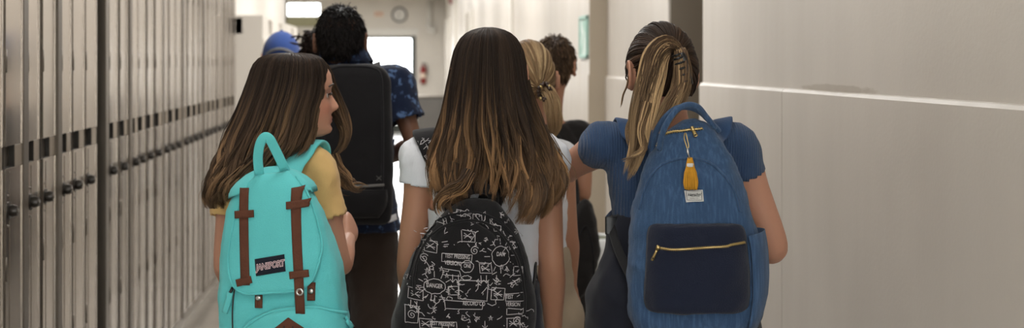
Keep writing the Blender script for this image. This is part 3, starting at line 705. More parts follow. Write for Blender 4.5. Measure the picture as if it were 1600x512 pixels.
mb = MB(); mb.tube(A_([[0, 0, .40], [0, 0, .43]]), .018, 10); mb.box((-.012, -.09, .43), (.012, .03, .442)); mb.box((-.01, -.08, .405), (.01, .0, .415)); mb.obj('valve', M['blackplastic'], fe)
V, F = tube(spline(A_([[.015, 0, .42], [.07, -.01, .40], [.082, -.01, .3], [.074, 0, .15]]), 6), .009, 8); mk('hose', V, F, M['blackplastic'], fe)
mk('bracket', *(lambda q: (np.concatenate(q.V), q.F))(MB().box((-.03, .06, .1), (.03, .075, .3))), M['steel'], fe, smooth=False)
fb = empty('fire_bell', 'small dark red alarm bell high on the right wall', 'bell', (RX2, 26.5, 2.635))
V, F = tube(A_([[0, 0, 0], [-.03, 0, 0], [-.05, 0, 0], [-.062, 0, 0]]), [.085, .085, .06, .02], 24); mk('gong', V, F, M['red'], fb)
V, F = tube(A_([[-.062, 0, 0], [-.07, 0, 0]]), [.014, .01], 12); mk('bolt', V, F, M['steel'], fb)
pp = empty('drain_pipe', 'white pipe running down the end wall, right of the clock', 'pipe', (.82, YE-.06, 2.2))
V, F = tube(A_([[0, 0, .02], [0, 0, .598]]), .05, 16); mk('pipe', V, F, M['white'], pp)
V, F = tube(spline(A_([[0, 0, .06], [0, 0, -.0], [.03, 0, -.05], [.12, 0, -.06]]), 6), .065, 16); mk('elbow', V, F, M['white'], pp)
gc = empty('storage_cabinet', 'grey waist-high cupboard at the end of the hall, right of the door', 'cupboard', (.53, 16.0, 0))
mb = MB(); mb.box((-.23, 0, .06), (.30, .45, 1.085)); mb.obj('body', M['greybox'], gc, smooth=False, bevel=.01)
mb = MB(); mb.box((-.245, -.015, 1.085), (.315, .46, 1.105)); mb.obj('top', M['steel'], gc, smooth=False, bevel=.006)
for sx in (-1, 1):
    x0, x1 = (-.225, .032) if sx < 0 else (.038, .295)
    dd = mk('door', *(lambda q: (np.concatenate(q.V), q.F))(MB().box((x0, -.014, .08), (x1, 0, 1.07))), M['greybox'], gc, smooth=False, bevel=.004)
    hx = .018 if sx < 0 else .052; V, F = tube(A_([[hx, -.014, .62], [hx, -.034, .62], [hx, -.034, .74], [hx, -.014, .74]]), .005, 8); mk('handle', V, F, M['steel'], dd)
mk('plinth', *(lambda q: (np.concatenate(q.V), q.F))(MB().box((-.2, .03, 0), (.27, .43, .06))), M['black'], gc, smooth=False)
fr = empty('picture_frame', 'pale green framed notice on the right wall past the tan pillar', 'picture', (RX2, 8.23, 1.64))
mb = MB(); mb.box((-.014, 0, -.125), (0, .33, -.105)).box((-.014, 0, .105), (0, .33, .125)).box((-.014, 0, -.125), (0, .02, .125)).box((-.014, .31, -.125), (0, .33, .125)); mb.obj('frame', M['teal'], fr, smooth=False, bevel=.002)
mk('print', *(lambda q: (np.concatenate(q.V), q.F))(MB().box((-.006, .02, -.105), (-.002, .31, .105))), M['poster'], fr, smooth=False)
# bin with a plastic liner beside the pillar
bn = empty('waste_bin', 'grey-green waste bin with a crumpled clear liner below the tan pillar', 'bin', (1.05, 7.3, 0))
R = .13
V, F = loft([ell((0, 0, z), r, r, 32) for z, r in ((0, .10), (.004, .105), (.56, .125), (.565, .133), (.592, .133), (.592, .122), (.56, .118), (.3, .11))]); mk('bucket', V, F, M['bin'], bn, angle=.8)
rings = []
for z, r in ((.54, .119), (.585, .121), (.601, .131), (.592, .139), (.55, .142), (.50, .138), (.455, .137)):
    a = np.linspace(0, 6.2832, 64, endpoint=False); w = .010*np.sin(9*a+z*40)*(z < .56)+.006*np.sin(17*a-z*70)*(z < .59); zz = z+(.03*np.sin(5*a)+.015*np.sin(11*a))*(z < .5)
    rings.append(np.stack([(r+abs(w))*np.cos(a), (r+abs(w))*np.sin(a), np.broadcast_to(zz, a.shape)], 1))
V, F = loft(rings, cap=False); mk('liner', V, F, M['liner'], bn, solid=.001)
# planter outside the door
pl = empty('planter', 'small tan planter standing outside the glass door', 'planter', (.52, 33.0, -.02))
V, F = loft([ell((0, 0, z), r, r, 24) for z, r in ((0, .12), (.6, .17), (.64, .185), (.70, .185), (.70, .16), (.66, .15))]); mk('pot', V, F, M['sand'], pl)
mb = MB()
for i in range(26):
    a = rr.uniform(0, 6.28); l = rr.uniform(.12, .28); mb.tube(spline(A_([[0, 0, .66], [.4*l*math.cos(a), .4*l*math.sin(a), .66+l*.5], [l*.7*math.cos(a), l*.7*math.sin(a), .66+l*.55]]), 4), [.004]*4+[.016]*3+[.010, .001][:2], 6)
mb.obj('foliage', M['leaf'], pl)

# ------------------------------------------------------------------ lamps and sky
for i, y in enumerate((-1.3, 1.0, 3.6, 6.2, 8.8, 11.4, 14.0, 16.6, 19.2, 21.8, 24.4, 27.0)):
    t = empty('ceiling_light', 'recessed fluorescent light in the corridor ceiling', 'light', (.05, y, CZ), 'corridor ceiling lights')
    mb = MB(); mb.box((-.32, -.62, -.03), (-.29, .62, 0)).box((.29, -.62, -.03), (.32, .62, 0)).box((-.29, -.62, -.03), (.29, -.59, 0)).box((-.29, .59, -.03), (.29, .62, 0)); mb.obj('frame', M['white'], t, smooth=False)
    mk('diffuser', [(-.29, -.59, -.02), (-.29, .59, -.02), (.29, .59, -.02), (.29, -.59, -.02)], [(0, 1, 2, 3)], M['diffuser3' if y < 0 else 'diffuser' if y < 5 else 'diffuser2'], t, smooth=False)
for x, y in ((-2.5, 18.5), (-2.5, 22.5), (-2.5, 26.5)):
    t = empty('ceiling_light', 'recessed fluorescent light in the lobby ceiling', 'light', (x, y, CZ), 'lobby ceiling lights')
    mk('diffuser', [(-.3, -.6, -.02), (-.3, .6, -.02), (.3, .6, -.02), (.3, -.6, -.02)], [(0, 1, 2, 3)], M['diffuser2'], t, smooth=False)
wd = bpy.data.worlds.new('sky'); SC.world = wd; wd.use_nodes = True
bg = wd.node_tree.nodes['Background']; bg.inputs[0].default_value = (.97, .985, 1, 1); bg.inputs[1].default_value = 6.5
cam = bpy.data.cameras.new('camera'); co = bpy.data.objects.new('camera', cam); COL.objects.link(co); SC.camera = co
co.location = (0, 0, CAMH); co.rotation_euler = (math.pi/2, 0, 0); cam.lens = 50; cam.sensor_width = 36; cam.sensor_fit = 'HORIZONTAL'
cam.shift_x = (800-CX)/1600; cam.shift_y = -(256-CY)/1600; cam.clip_start = .05; cam.clip_end = 200
cam.dof.use_dof = True; cam.dof.focus_distance = 3.12; cam.dof.aperture_fstop = 4.0
SC.view_settings.view_transform = 'Standard'; SC.view_settings.look = 'None'; SC.view_settings.gamma = 1; SC.view_settings.exposure = 0; SC.view_settings.use_curve_mapping = False
SC.cycles.use_denoising = True; SC.cycles.max_bounces = 10; SC.cycles.transparent_max_bounces = 12; SC.cycles.sample_clamp_indirect = 6
# ------------------------------------------------------------------ cloth, skin, leather, metal
M['skin'] = attr_mat('skin', .5, .35, .12, .12)
M['hair'] = attr_mat('hair', .52, .16)
M['eyewhite'] = mat('eye_white', srgb(196, 188, 182), .3); M['iris'] = mat('iris', srgb(62, 44, 32), .1)
M['brow'] = mat('brow_hair', srgb(58, 42, 32), .6); M['browfair'] = mat('brow_fair', srgb(140, 112, 80), .6)
cloth = lambda n, c, **k: mat(n, c, k.pop('rough', .9), spec=.2, bump=k.pop('bump', .35), bscale=k.pop('bscale', 700), var=k.pop('var', .06), vscale=k.pop('vscale', 14), sheen=k.pop('sheen', .15), **k)
M['mustard'] = cloth('mustard_jersey', srgb(222, 184, 122))
M['whitetee'] = cloth('white_jersey', srgb(226, 228, 234), var=.03)
M['bluerib'] = cloth('blue_rib_knit', srgb(54, 76, 108), bump=.55, bscale=300, wave=('X', 55, .3))
M['navy'] = cloth('navy_twill', srgb(34, 36, 46))
M['blackjersey'] = cloth('black_jersey', srgb(33, 31, 31))
M['brown'] = cloth('dark_brown_twill', srgb(52, 42, 36))
M['beige'] = cloth('beige_twill', srgb(176, 160, 138))
M['floral'] = cloth('blue_leaf_print', srgb(26, 36, 60), col2=srgb(84, 110, 150), c2scale=46, c2lo=.55, c2hi=.63)
M['greytee'] = cloth('grey_jersey', srgb(110, 110, 112)); M['maroon'] = cloth('plum_jersey', srgb(86, 52, 60))
M['capblue'] = cloth('cap_blue', srgb(42, 66, 122), bscale=500)
M['shoe'] = mat('shoe_canvas', srgb(70, 70, 74), .8); M['sole'] = mat('shoe_rubber', srgb(220, 216, 208), .6)
M['tealcanvas'] = cloth('turquoise_canvas', srgb(104, 212, 214), bump=.5, bscale=520, var=.05, vscale=9)
M['leather'] = mat('brown_suede', srgb(98, 62, 47), .85, spec=.2, bump=.4, bscale=260, var=.1, vscale=40)
M['labelnavy'] = cloth('label_navy', srgb(30, 34, 46)); M['labelwhite'] = cloth('label_white', srgb(214, 214, 212)); M['labelpink'] = mat('label_thread', srgb(226, 200, 204), .8); M['labelred'] = mat('label_dark_thread', srgb(58, 26, 34), .8)
M['blackcanvas'] = cloth('black_canvas', srgb(25, 24, 26), bscale=520); M['ink'] = mat('white_print', srgb(190, 186, 188), .8)
M['denim'] = cloth('blue_denim', srgb(54, 80, 113), bump=.5, bscale=480, col2=srgb(75, 102, 137), c2scale=60, c2lo=.45, c2hi=.75, c2stretch=(3, 3, .25), var=.08, vscale=7)
M['navydenim'] = cloth('navy_denim', srgb(28, 34, 52), bump=.5, bscale=480)
M['denimdark'] = cloth('strap_denim', srgb(46, 74, 112), bump=.5, bscale=480)  # slightly darker denim for the shoulder straps
M['brass'] = mat('brass', srgb(196, 172, 118), .3, metal=1); M['silver'] = mat('silver_metal', srgb(200, 200, 198), .25, metal=1)
M['yarn'] = mat('ochre_yarn', srgb(206, 150, 50), .9, spec=.2, bump=.6, bscale=500, bstretch=(4, 4, .3), var=.15, vscale=60, bstretch_=None) if False else mat('ochre_yarn', srgb(206, 150, 50), .9, spec=.2, var=.15, vscale=60)
M['webbing'] = cloth('black_webbing', srgb(24, 24, 27))
SKIN_F, SKIN_M, SKIN_D = srgb(192, 142, 118), srgb(178, 130, 104), srgb(112, 78, 60)
D_BROWN, L_BROWN = srgb(58, 44, 36), srgb(150, 112, 76)
NEARV = A_([0, -1., 0])

# ------------------------------------------------------------------ helpers for packs
def pack_root(name, label, loc, rot, cat='backpack'):
    o = empty(name, label, cat, loc, None, tuple(math.radians(a) for a in rot)); bpy.context.view_layer.update(); return o
def pack_shell(rows, p=3.2, lean=None, wrinkle=.004):
    q = spline(A_(rows), 6); q[:, 1:3] = np.maximum(q[:, 1:3], .003)
    V, F = loft([ell((0, r[3] if len(r) > 3 else 0, r[0]), r[1], r[2], 72, p=p) for r in q])
    return fuse([(V, F)], .005, 4, [(wrinkle*2.2, .09), (wrinkle, .035)])
def front(bv, x, z, off):
    co, n, i, d = bv.ray_cast(Vector((x, -1, z)), Vector((0, 1, 0)))
    k = 0
    while co is None and k < 12:                                 # past the side: carry on the edge's curve
        k += 1; co, n, i, d = bv.ray_cast(Vector((x*(1-.025*k), -1, z)), Vector((0, 1, 0)))
    if co is None: co, n, i, d = bv.find_nearest(Vector((x, -.05, z)))
    elif k: return A_([x, co[1]-off*.8, z])
    n = A_(n)*(1 if n[1] < 0 or off < 0 else -1)*(A_([.8, 1, .8]) if off < .015 else A_([.3, 1, .3])); n = nrm(n)
    return A_(co)+n*off
def patch(bv, rows, off, nu=28, per=6, puff=0., pw=4, zp=None):
    """cloth panel following the front: rows (z, x0, x1)"""
    q = spline(A_(rows), per) if per else A_(rows); V = []; n = len(q)
    for j, (z, x0, x1) in enumerate(q):
        v = 2*j/(n-1)-1
        for u in np.linspace(-1, 1, nu):
            b = puff*(1-abs(u)**pw)*(1-abs(v)**pw) if puff else 0
            V.append(front(bv, (x0+x1)/2+u*(x1-x0)/2, z, off+b))
    idx = np.arange(n*nu).reshape(n, nu); F = np.stack([idx[:-1, :-1], idx[:-1, 1:], idx[1:, 1:], idx[1:, :-1]], -1).reshape(-1, 4)
    V = A_(V); f = F[len(F)//2]
    if np.cross(V[f[1]]-V[f[0]], V[f[2]]-V[f[0]])[1] > 0: F = F[:, ::-1]
    return V, F
def rrect(z0, z1, x0, x1, r, n=7):
    """rows of a rounded rectangle, bottom to top"""
    out = []
    for t in np.linspace(0, np.pi/2, n): out.append((z0+r*(1-math.cos(t)), x0+r*(1-math.sin(t))+.0005, x1-r*(1-math.sin(t))-.0005))
    out += [(z0+(z1-z0)*t, x0, x1) for t in (.3, .5, .7)]
    for t in np.linspace(np.pi/2, 0, n): out.append((z1-r*(1-math.cos(t)), x0+r*(1-math.sin(t))+.0005, x1-r*(1-math.sin(t))-.0005))
    return out
def piping(bv, pts, r, off=.0, per=8, n=8, flat=1.):
    q = spline(A_(pts), per); V = A_([front(bv, x, z, off) for x, z in q]); return tube(V, r, n, rnd=True)
def strip(bv, pts, w, off, per=6):
    """flat band lying on the front along (x,z) points"""
    q = spline(A_(pts), per); T = np.gradient(q, axis=0); T /= np.linalg.norm(T, axis=1, keepdims=True); S = np.stack([-T[:, 1], T[:, 0]], 1)
    V = []
    for a, s in zip(q, S):
        for u in (-1, -.5, 0, .5, 1):
            b = a+s*u*w/2; V.append(front(bv, b[0], b[1], off))
    idx = np.arange(len(q)*5).reshape(-1, 5); F = np.stack([idx[:-1, :-1], idx[:-1, 1:], idx[1:, 1:], idx[1:, :-1]], -1).reshape(-1, 4); V = A_(V); f = F[0]
    if np.cross(V[f[1]]-V[f[0]], V[f[2]]-V[f[0]])[1] > 0: F = F[:, ::-1]
    return V, F
def writing(bv, s, x, z, size, off, rot=0., space=1., offset=0., shear=0., sx=1.):
    v, f = text2d(s, size, offset, space, shear)
    if not len(v): return np.zeros((0, 3)), []
    v = v*A_([sx, 1]); c, s_ = math.cos(math.radians(rot)), math.sin(math.radians(rot)); v = v@A_([[c, s_], [-s_, c]])
    return A_([front(bv, x+a, z+b, off) for a, b in v]), f
def strokes(bv, lines, w, off):
    """pen lines printed on the cloth: thin flat ribbons"""
    mb = MB()
    for ln in lines:
        ln = A_(ln, float); d = np.linalg.norm(np.diff(ln, axis=0), axis=1); q = [ln[0]]
        for a, b, l in zip(ln[:-1], ln[1:], d):
            k = max(1, int(l/.006)); q += [a+(b-a)*t for t in np.linspace(0, 1, k+1)[1:]]
        q = A_(q); T = np.gradient(q, axis=0); T /= np.maximum(np.linalg.norm(T, axis=1, keepdims=True), 1e-9); S = np.stack([-T[:, 1], T[:, 0]], 1)*w/2
        V = A_([front(bv, *(p+s_), off) for p, s in zip(q, S) for s_ in (s, -s)]); n = len(q)
        mb.add(V, [(2*i, 2*i+1, 2*i+3, 2*i+2) for i in range(n-1)])
    return np.concatenate(mb.V), mb.F
def gsm(X, n):
    for _ in range(n): X = np.vstack([X[:1], (X[:-2]+2*X[1:-1]+X[2:])/4, X[-1:]])
    return X
def body_strap(root, sb, RXinv, pts, w, t, m, name, parent=None, off=.006):
    """band over a shoulder: pts (px,py,d,snap)"""
    q = spline(A_([np.append(P(x, y, d), s) for x, y, d, s in pts]), 10); W, U = [], []; cen = A_([q[:, 0].mean(), q[:, 1].mean(), 0])
    for r in q:
        co, n, i, dd = sb.find_nearest(Vector(r[:3])); co, n = A_(co), A_(n); k = smoothstep(r[3])
        W.append(r[:3]*(1-k)+(co+n*(off+t/2))*k); U.append(n)
    W = gsm(A_(W), 14); U = gsm(A_(U), 30)
    V, F = tube(W, w/2, 16, up=U, flat=t/w, p=4)
    return mk(name, local(root, V), F, m, parent or root)

# ------------------------------------------------------------------ girl in the mustard tee, with the turquoise pack
cA = P(429, 300, 3.42)
spA = dict(head=P(468, 151, 3.42), yaw=-79, pitch=5, roll=0, hk=.955, c=(cA[0], cA[1]), zs=1.245, zh=.80, sw=.122, tyaw=-12, vox=.003, sm=2, neckr=.044, skin=SKIN_F, shirt='mustard', legs='navy', hem=.97, rise=1.0, ar=.98, nose=.92,
    arms=[dict(s=P(368, 262, 3.45), e=P(353, 406, 3.40), w=P(372, 470, 3.60), side=1, hn=(1, 0, 0)), dict(s=P(490, 261, 3.40), e=P(529, 408, 3.40), w=P(543, 374, 3.58), hd=(.05, .5, .22), hn=(-.9, .1, -.35), side=-1, curl=.75, hs=.155, thumb=.5)], slv=.56, slr=(.046, .050, .047, .045))
rootA, RXA, sbA, hA = person('girl in a mustard tee looking right, wearing the turquoise backpack', 'three girls nearest', (cA[0], cA[1]), spA, M)
pA = pack_root('backpack', 'turquoise canvas flap backpack with brown suede straps on the girl in mustard', P(451, 568, 3.225), (0, -5.5, -13))
rowsA = [(0, .118, .05), (.012, .138, .068), (.06, .147, .078), (.15, .145, .078), (.22, .137, .074), (.28, .127, .068), (.33, .115, .062), (.37, .102, .055), (.40, .086, .046), (.42, .066, .034), (.432, .042, .02), (.438, .018, .008)]
V, F = pack_shell(rowsA, 3.4, wrinkle=.006); mk('body', V, F, M['tealcanvas'], pA); packA = bvh(world(pA, V), F)
bA = bvh(*pack_shell(rowsA, 3.4, wrinkle=.0002))
dF = 3.145
lA = lambda px, py: tuple(local(pA, P(px, py, dF)[None])[0][[0, 2]])
def lrow(L_, py, x0, x1):
    a, b = L_(x0, py), L_(x1, py); return ((a[1]+b[1])/2, a[0], b[0])
fl = [lrow(lA, py, x0, x1) for py, x0, x1 in ((456, 392, 462), (452, 374, 478), (444, 362, 489), (432, 355, 496), (415, 351, 500), (390, 350, 501), (350, 356, 496), (320, 364, 489), (300, 371, 481), (286, 378, 471), (276, 388, 458))]
fl = [(z, max(x0, -np.interp(z, [r[0] for r in rowsA], [r[1] for r in rowsA])*.93), min(x1, np.interp(z, [r[0] for r in rowsA], [r[1] for r in rowsA])*.93)) for z, x0, x1 in fl]
V, F = patch(bA, fl, .016, 34, 5, puff=.004); flap = mk('flap', V, F, M['tealcanvas'], pA, solid=.010)
edge = [(r[1], r[0]) for r in fl[::-1][1:]]+[(r[2], r[0]) for r in fl[:-1]]
V, F = piping(bA, edge, .0026, .0165); mk('flap_edge', V, F, M['tealcanvas'], flap)
rings = []
for z, a_, b_ in ((.384, .1015, .058), (.392, .100, .058), (.405, .0945, .054), (.42, .080, .045), (.435, .058, .031), (.446, .032, .016), (.449, .006, .004)):
    e_ = ell((0, 0, z), a_, b_, 64, p=3.2); k_ = max(0, (.42-z)/.038); e_[:, 2] += k_*.016*(1-(e_[:, 0]/a_)**2); rings.append(e_)
V, F = loft([ell((0, 0, .385), .100, .052, 64, p=3.2)+A_([0, 0, .012])]+rings, cap=False); V, F = V, A_(F); mk('top_hood', V, F, M['tealcanvas'], pA)
def leather_strap(top, bot, loops, end=None):
    pts = [lA(*top), lA((top[0]*2+bot[0])/3, (top[1]*2+bot[1])/3), lA((top[0]+bot[0]*2)/3, (top[1]+bot[1]*2)/3), lA(*bot)]
    if end: pts.append(lA(*end))
    V, F = strip(bA, pts, .0205, .0230); s = mk('leather_strap', V, F, M['leather'], pA, solid=.003)
    for (x0, y0, x1, y1) in loops:
        V, F = strip(bA, [lA(x0, y0), lA((x0+x1)/2, (y0+y1)/2), lA(x1, y1)], .016, .0270); mk('keeper_loop', V, F, M['leather'], s, solid=.004)
    return s
leather_strap((374, 298), (383, 446), [(362, 338, 394, 335), (369, 443, 394, 436)])
sR = leather_strap((459, 296), (471, 430), [(447, 322, 478, 319), (457, 428, 487, 424)], (475, 487))
for px, py0, py1 in ((402, 452, 482), (488, 440, 468)):
    V, F = strip(bA, [lA(px, py0), lA(px, (py0+py1)/2), lA(px, py1)], .017, .006); tb = mk('snap_tab', V, F, M['leather'], pA, solid=.003)
    c = front(bA, *lA(px, (py0+py1)/2-1), .0065); V, F = tube(A_([c, c+A_([0, -.003, 0]), c+A_([0, -.004, 0])]), [.0065, .006, .003], 18); mk('snap', V, F, M['silver'], tb)
c = front(bA, *lA(474, 453), .0235); th = np.linspace(0, 6.2832, 25)[:-1]
V, F = loft([A_([c+A_([(.0065+.0028*math.cos(a))*math.cos(t), -.0025*math.sin(a)-.001, (.0065+.0028*math.cos(a))*math.sin(t)]) for a in np.linspace(0, 6.28, 9)[:-1]]) for t in list(th)+[0]], cap=False); mk('eyelet', V, F, M['silver'], sR)
lb = [lrow(lA, py, x0, x1) for py, x0, x1 in ((430, 399.5, 449), (417, 399.5, 449), (402, 399.5, 449))]
def tilted(bv, L_, quad, off, nu=16, nv=10):
    (a, b, c, d) = [A_(L_(*q)) for q in quad]; V = [front(bv, *((a*(1-u)+b*u)*(1-v)+(d*(1-u)+c*u)*v), off) for v in np.linspace(0, 1, nv) for u in np.linspace(0, 1, nu)]
    idx = np.arange(nu*nv).reshape(nv, nu); F = np.stack([idx[:-1, :-1], idx[:-1, 1:], idx[1:, 1:], idx[1:, :-1]], -1).reshape(-1, 4); V = A_(V); f = F[0]
    if np.cross(V[f[1]]-V[f[0]], V[f[2]]-V[f[0]])[1] > 0: F = F[:, ::-1]
    return V, F
V, F = tilted(bA, lA, ((401, 431), (450, 422), (447, 396), (398, 405)), .0230); lab = mk('label', V, F, M['labelnavy'], flap, solid=.002)
x, z = lA(424, 414); mb = MB()
v, f = writing(bA, 'JANSPORT', x, z, .0185, .0237, 6, .92, .0012, .25, .80); mb.add(v, f, 0)
v, f = writing(bA, 'JANSPORT', x, z, .0185, .0243, 6, .92, -.0001, .25, .80); mb.add(v, f, 1)
mb.obj('lettering', [M['labelpink'], M['labelred']], lab, smooth=False)
ar = [lrow(lA, py, x0, x1) for py, x0, x1 in ((560, 385, 540), (540, 372, 549), (520, 371, 547), (505, 380, 540), (494, 396, 527), (486, 414, 512), (481, 432, 498), (479, 450, 480))]
V, F = patch(bA, ar, .008, 30, 5, puff=.016, pw=3); pk = mk('front_pocket', V, F, M['tealcanvas'], pA, solid=.008)
V, F = piping(bA, [(r[1], r[0]) for r in ar[2:]]+[(r[2], r[0]) for r in ar[2:][::-1]], .0035, .011); mk('pocket_piping', V, F, M['tealcanvas'], pk)
dm = [lrow(lA, py, x0, x1) for py, x0, x1 in ((530, 455, 457), (524, 447, 465), (510, 429, 482), (501, 443, 469), (492.5, 455, 457))]
V, F = patch(bA, dm, .0265, 12, 0); dmo = mk('leather_diamond', V, F, M['leather'], pk, solid=.002)
for px in (450, 464):
    V, F = strip(bA, [lA(px, 505), lA(px, 512), lA(px, 519)], .003, .0275, 3); mk('slit', V, F, M['black'], dmo)
V, F = strip(bA, [lA(356, 459), lA(352, 474), lA(346, 492)], .0125, .014); zt = mk('zip_tag', V, F, M['tealcanvas'], pA, solid=.004)
V, F = tube(A_([front(bA, *lA(358, 452), .008), front(bA, *lA(356, 460), .014)]), .0035, 8); mk('zip_slider', V, F, M['blackplastic'], zt)
V, F = piping(bA, [lA(360, 452), lA(357, 475), lA(356, 500), lA(357, 530)], .0018, .003); mk('side_zip', V, F, M['blackplastic'], pA)
hp = [P(405, 272, 3.20), P(403, 247, 3.185), P(406, 226, 3.175), P(413, 214.5, 3.17), P(421, 217, 3.172), P(430, 233, 3.18), P(441, 256, 3.19), P(446, 268, 3.21)]
V, F = strap(hp, .022, .006, [[0, -1, .1]]*8, 14, 4); mk('grab_handle', local(pA, V), F, M['tealcanvas'], pA)
body_strap(pA, sbA, None, [(448, 272, 3.26, 0), (456, 252, 3.30, 0), (470, 232, 3.345, 1), (488, 224, 3.40, 1), (505, 233, 3.48, 1), (508, 260, 3.55, 1), (500, 310, 3.56, 1), (500, 380, 3.52, 1), (520, 450, 3.40, 0), (530, 500, 3.30, 0)], .062, .010, M['tealcanvas'], 'shoulder_strap', off=.003)
body_strap(pA, sbA, None, [(405, 275, 3.27, 0), (400, 258, 3.32, 0), (390, 238, 3.40, 1), (380, 232, 3.46, 1), (376, 250, 3.53, 1), (372, 300, 3.57, 1), (366, 380, 3.54, 1), (360, 450, 3.40, 0), (370, 510, 3.30, 0)], .062, .010, M['tealcanvas'], 'shoulder_strap', off=.003)
hr = Hair(srgb(46, 36, 30), srgb(142, 112, 82), .5, .3, .00105, .25)
stA = [(83, 436, 470, 3.37, 3.47), (85, 418, 490, 3.345, 3.485), (91, 403, 505, 3.325, 3.505), (103, 393, 512, 3.315, 3.52), (125, 386, 514, 3.315, 3.52), (148, 378, 511, 3.31, 3.53), (175, 368, 502, 3.30, 3.53), (205, 356, 497, 3.29, 3.53), (230, 346, 488, 3.27, 3.50), (255, 337, 458, 3.255, 3.44), (285, 327, 420, 3.25, 3.40), (308, 322, 395, 3.26, 3.38), (327, 328, 375, 3.28, 3.36)]
endA = lambda sn, ph: np.interp(sn, [-1, -.5, 0, .45, .75, 1], [1.0, .99, .93, .80, .68, .64])
hr.envelope(stA, 3400, (-170, 84), 95, 26, endA, wave=7.0, wfreq=2.8, lay=(.85, 1.0))
hr.envelope([(r[0], r[1], r[2]-4, r[3]+.012, r[4]) for r in stA], 700, (120, 195), 26, 22, lambda sn, ph: np.full(np.shape(sn), .7), wave=2)
hr.bundle([(492, 94, 3.49), (506, 112, 3.51), (518, 145, 3.52), (533, 178, 3.52), (541, 205, 3.51), (536, 228, 3.50), (520, 246, 3.50)], [.012, .020, .024, .024, .022, .018, .008], 420, t0=.25, wave=.003, clumps=10)
hr.bundle([(522, 240, 3.50), (533, 268, 3.50), (545, 288, 3.50), (560, 293, 3.50), (580, 292, 3.50)], [.012, .014, .014, .012, .006], 110, t0=.6, wave=.008, core=False, clumps=9, ends=.5)
hr.bundle([(525, 250, 3.50), (535, 280, 3.50), (541, 296, 3.50), (552, 304, 3.50)], [.010, .012, .012, .004], 60, t0=.6, wave=.006, core=False, clumps=6, ends=.5)
hr.push(packA, .004); hr.obj(rootA, M['hair'])
for o in bpy.data.objects:
    if o.name.startswith('hair') and o.parent is rootA: o.location = (-cA[0], -cA[1], 0)

# ------------------------------------------------------------------ girl in the white tee, with the doodle-print pack
cB = P(757, 300, 3.27)
spB = dict(head=P(763, 118, 3.26), yaw=2, hk=.97, c=(cB[0], cB[1]), zs=1.275, zh=.83, sw=.145, vox=.004, skin=SKIN_M, shirt='whitetee', legs='navy', hem=.96, rise=1.0, ar=.96,
    arms=[dict(s=P(664, 243, 3.28), e=P(640, 402, 3.28), w=P(648, 500, 3.44), side=1, hn=(1, 0, 0)), dict(s=P(850, 243, 3.28), e=P(861, 400, 3.25), w=P(865, 520, 3.34), side=-1, hn=(-1, 0, 0))], slv=.31, slr=(.046, .052, .048, .047))
rootB, RXB, sbB, hB = person('girl in a white tee with very long brown hair over her pack', 'three girls nearest', (cB[0], cB[1]), spB, M)
pB = pack_root('backpack', 'black backpack printed with white scribbled drawings on the long-haired girl', P(709, 614, 3.085), (0, 8.0, 2))
rowsB = [(0, .125, .05), (.012, .146, .066), (.06, .154, .076), (.15, .153, .078), (.22, .144, .074), (.27, .132, .069), (.31, .118, .063), (.35, .099, .055), (.38, .080, .046), (.40, .062, .037), (.415, .044, .026), (.426, .022, .012)]
V, F = pack_shell(rowsB, 2.9, wrinkle=.005); bB = bvh(V, F); packB = bvh(world(pB, V), F)
lB = lambda px, py: tuple(local(pB, P(px, py, 3.01)[None])[0][[0, 2]])
doc = random.Random(21); jit = lambda a=1.6: doc.uniform(-a, a)
def dl(pts): return [lB(*p) for p in pts]
def box2(x, y, w, h, k=-.06): return [(x+jit(), y+jit()), (x+w+jit(), y+h*0-w*k+jit()), (x+w+jit(), y+h-w*k+jit()), (x+jit(), y+h+jit()), (x, y)]
lines, words = [], []
def oval(x, y, rx, ry): return [(x+rx*math.cos(a)+jit(.8), y+ry*math.sin(a)+jit(.8)) for a in np.linspace(0, 6.4, 26)]
def cross_box(x, y, w=20, h=16):
    lines.append(dl(box2(x, y, w, h))); lines.append(dl([(x+4, y+4), (x+w-4, y+h-3)])); lines.append(dl([(x+w-5, y+4), (x+4, y+h-4)])); lines.append(dl([(x+3, y+h/2), (x+w-3, y+h/2+2)]))
def arrow(x, y, l=12): lines.append(dl([(x, y), (x+jit(1), y+l)])); lines.append(dl([(x-4, y+l-5), (x, y+l), (x+4, y+l-5)]))
def zig(x, y, n=6, s=7):
    p = [(x, y)]
    for i in range(n): p.append((p[-1][0]+doc.uniform(-s, s), p[-1][1]+doc.uniform(-s*.6, s)))
    lines.append(dl(p))
def star(x, y, r=4): lines.append(dl([(x+r*math.sin(a), y-r*math.cos(a)) for a in [i*4*math.pi/5 for i in range(6)]]))
def spiral(x, y, r=7): lines.append(dl([(x+r*t/12*math.cos(t), y+r*t/12*math.sin(t)) for t in np.linspace(1, 12, 34)]))
for x, y in ((664, 378), (749, 411), (640, 452), (768, 450), (655, 496), (722, 361), (792, 497)): cross_box(x, y)
for x, y in ((707, 428), (716, 428), (751, 430), (760, 430), (643, 470), (652, 471), (776, 430), (690, 505), (700, 506), (757, 500)): arrow(x, y)
for w, x, y, s in (('TEST PRESSING', 715, 401, 8.5), ('VERSION', 707, 411, 9), ('ONE', 730, 415, 8), ('DANGER', 679, 446, 9), ('DAN', 783, 398, 9), ('TEST PRESSING', 690, 504, 8.5), ('VERSION', 802, 476, 8.5), ('TEST', 796, 464, 8.5), ('RECORD CO', 740, 473, 9)): words.append((w, x, y, s))
lines.append(dl(oval(679, 447, 17, 11))); lines.append(dl(oval(783, 401, 14, 15))); lines.append(dl(oval(730, 416, 10, 9))); lines.append(dl(oval(728, 433, 8, 3)))
for a in np.linspace(0, 6.28, 13)[:-1]:
    for (ox, oy, rx, ry) in ((679, 447, 20, 14), (783, 401, 17, 18)): lines.append(dl([(ox+rx*math.cos(a), oy+ry*math.sin(a)), (ox+(rx+8+jit())*math.cos(a), oy+(ry+8+jit())*math.sin(a))]))
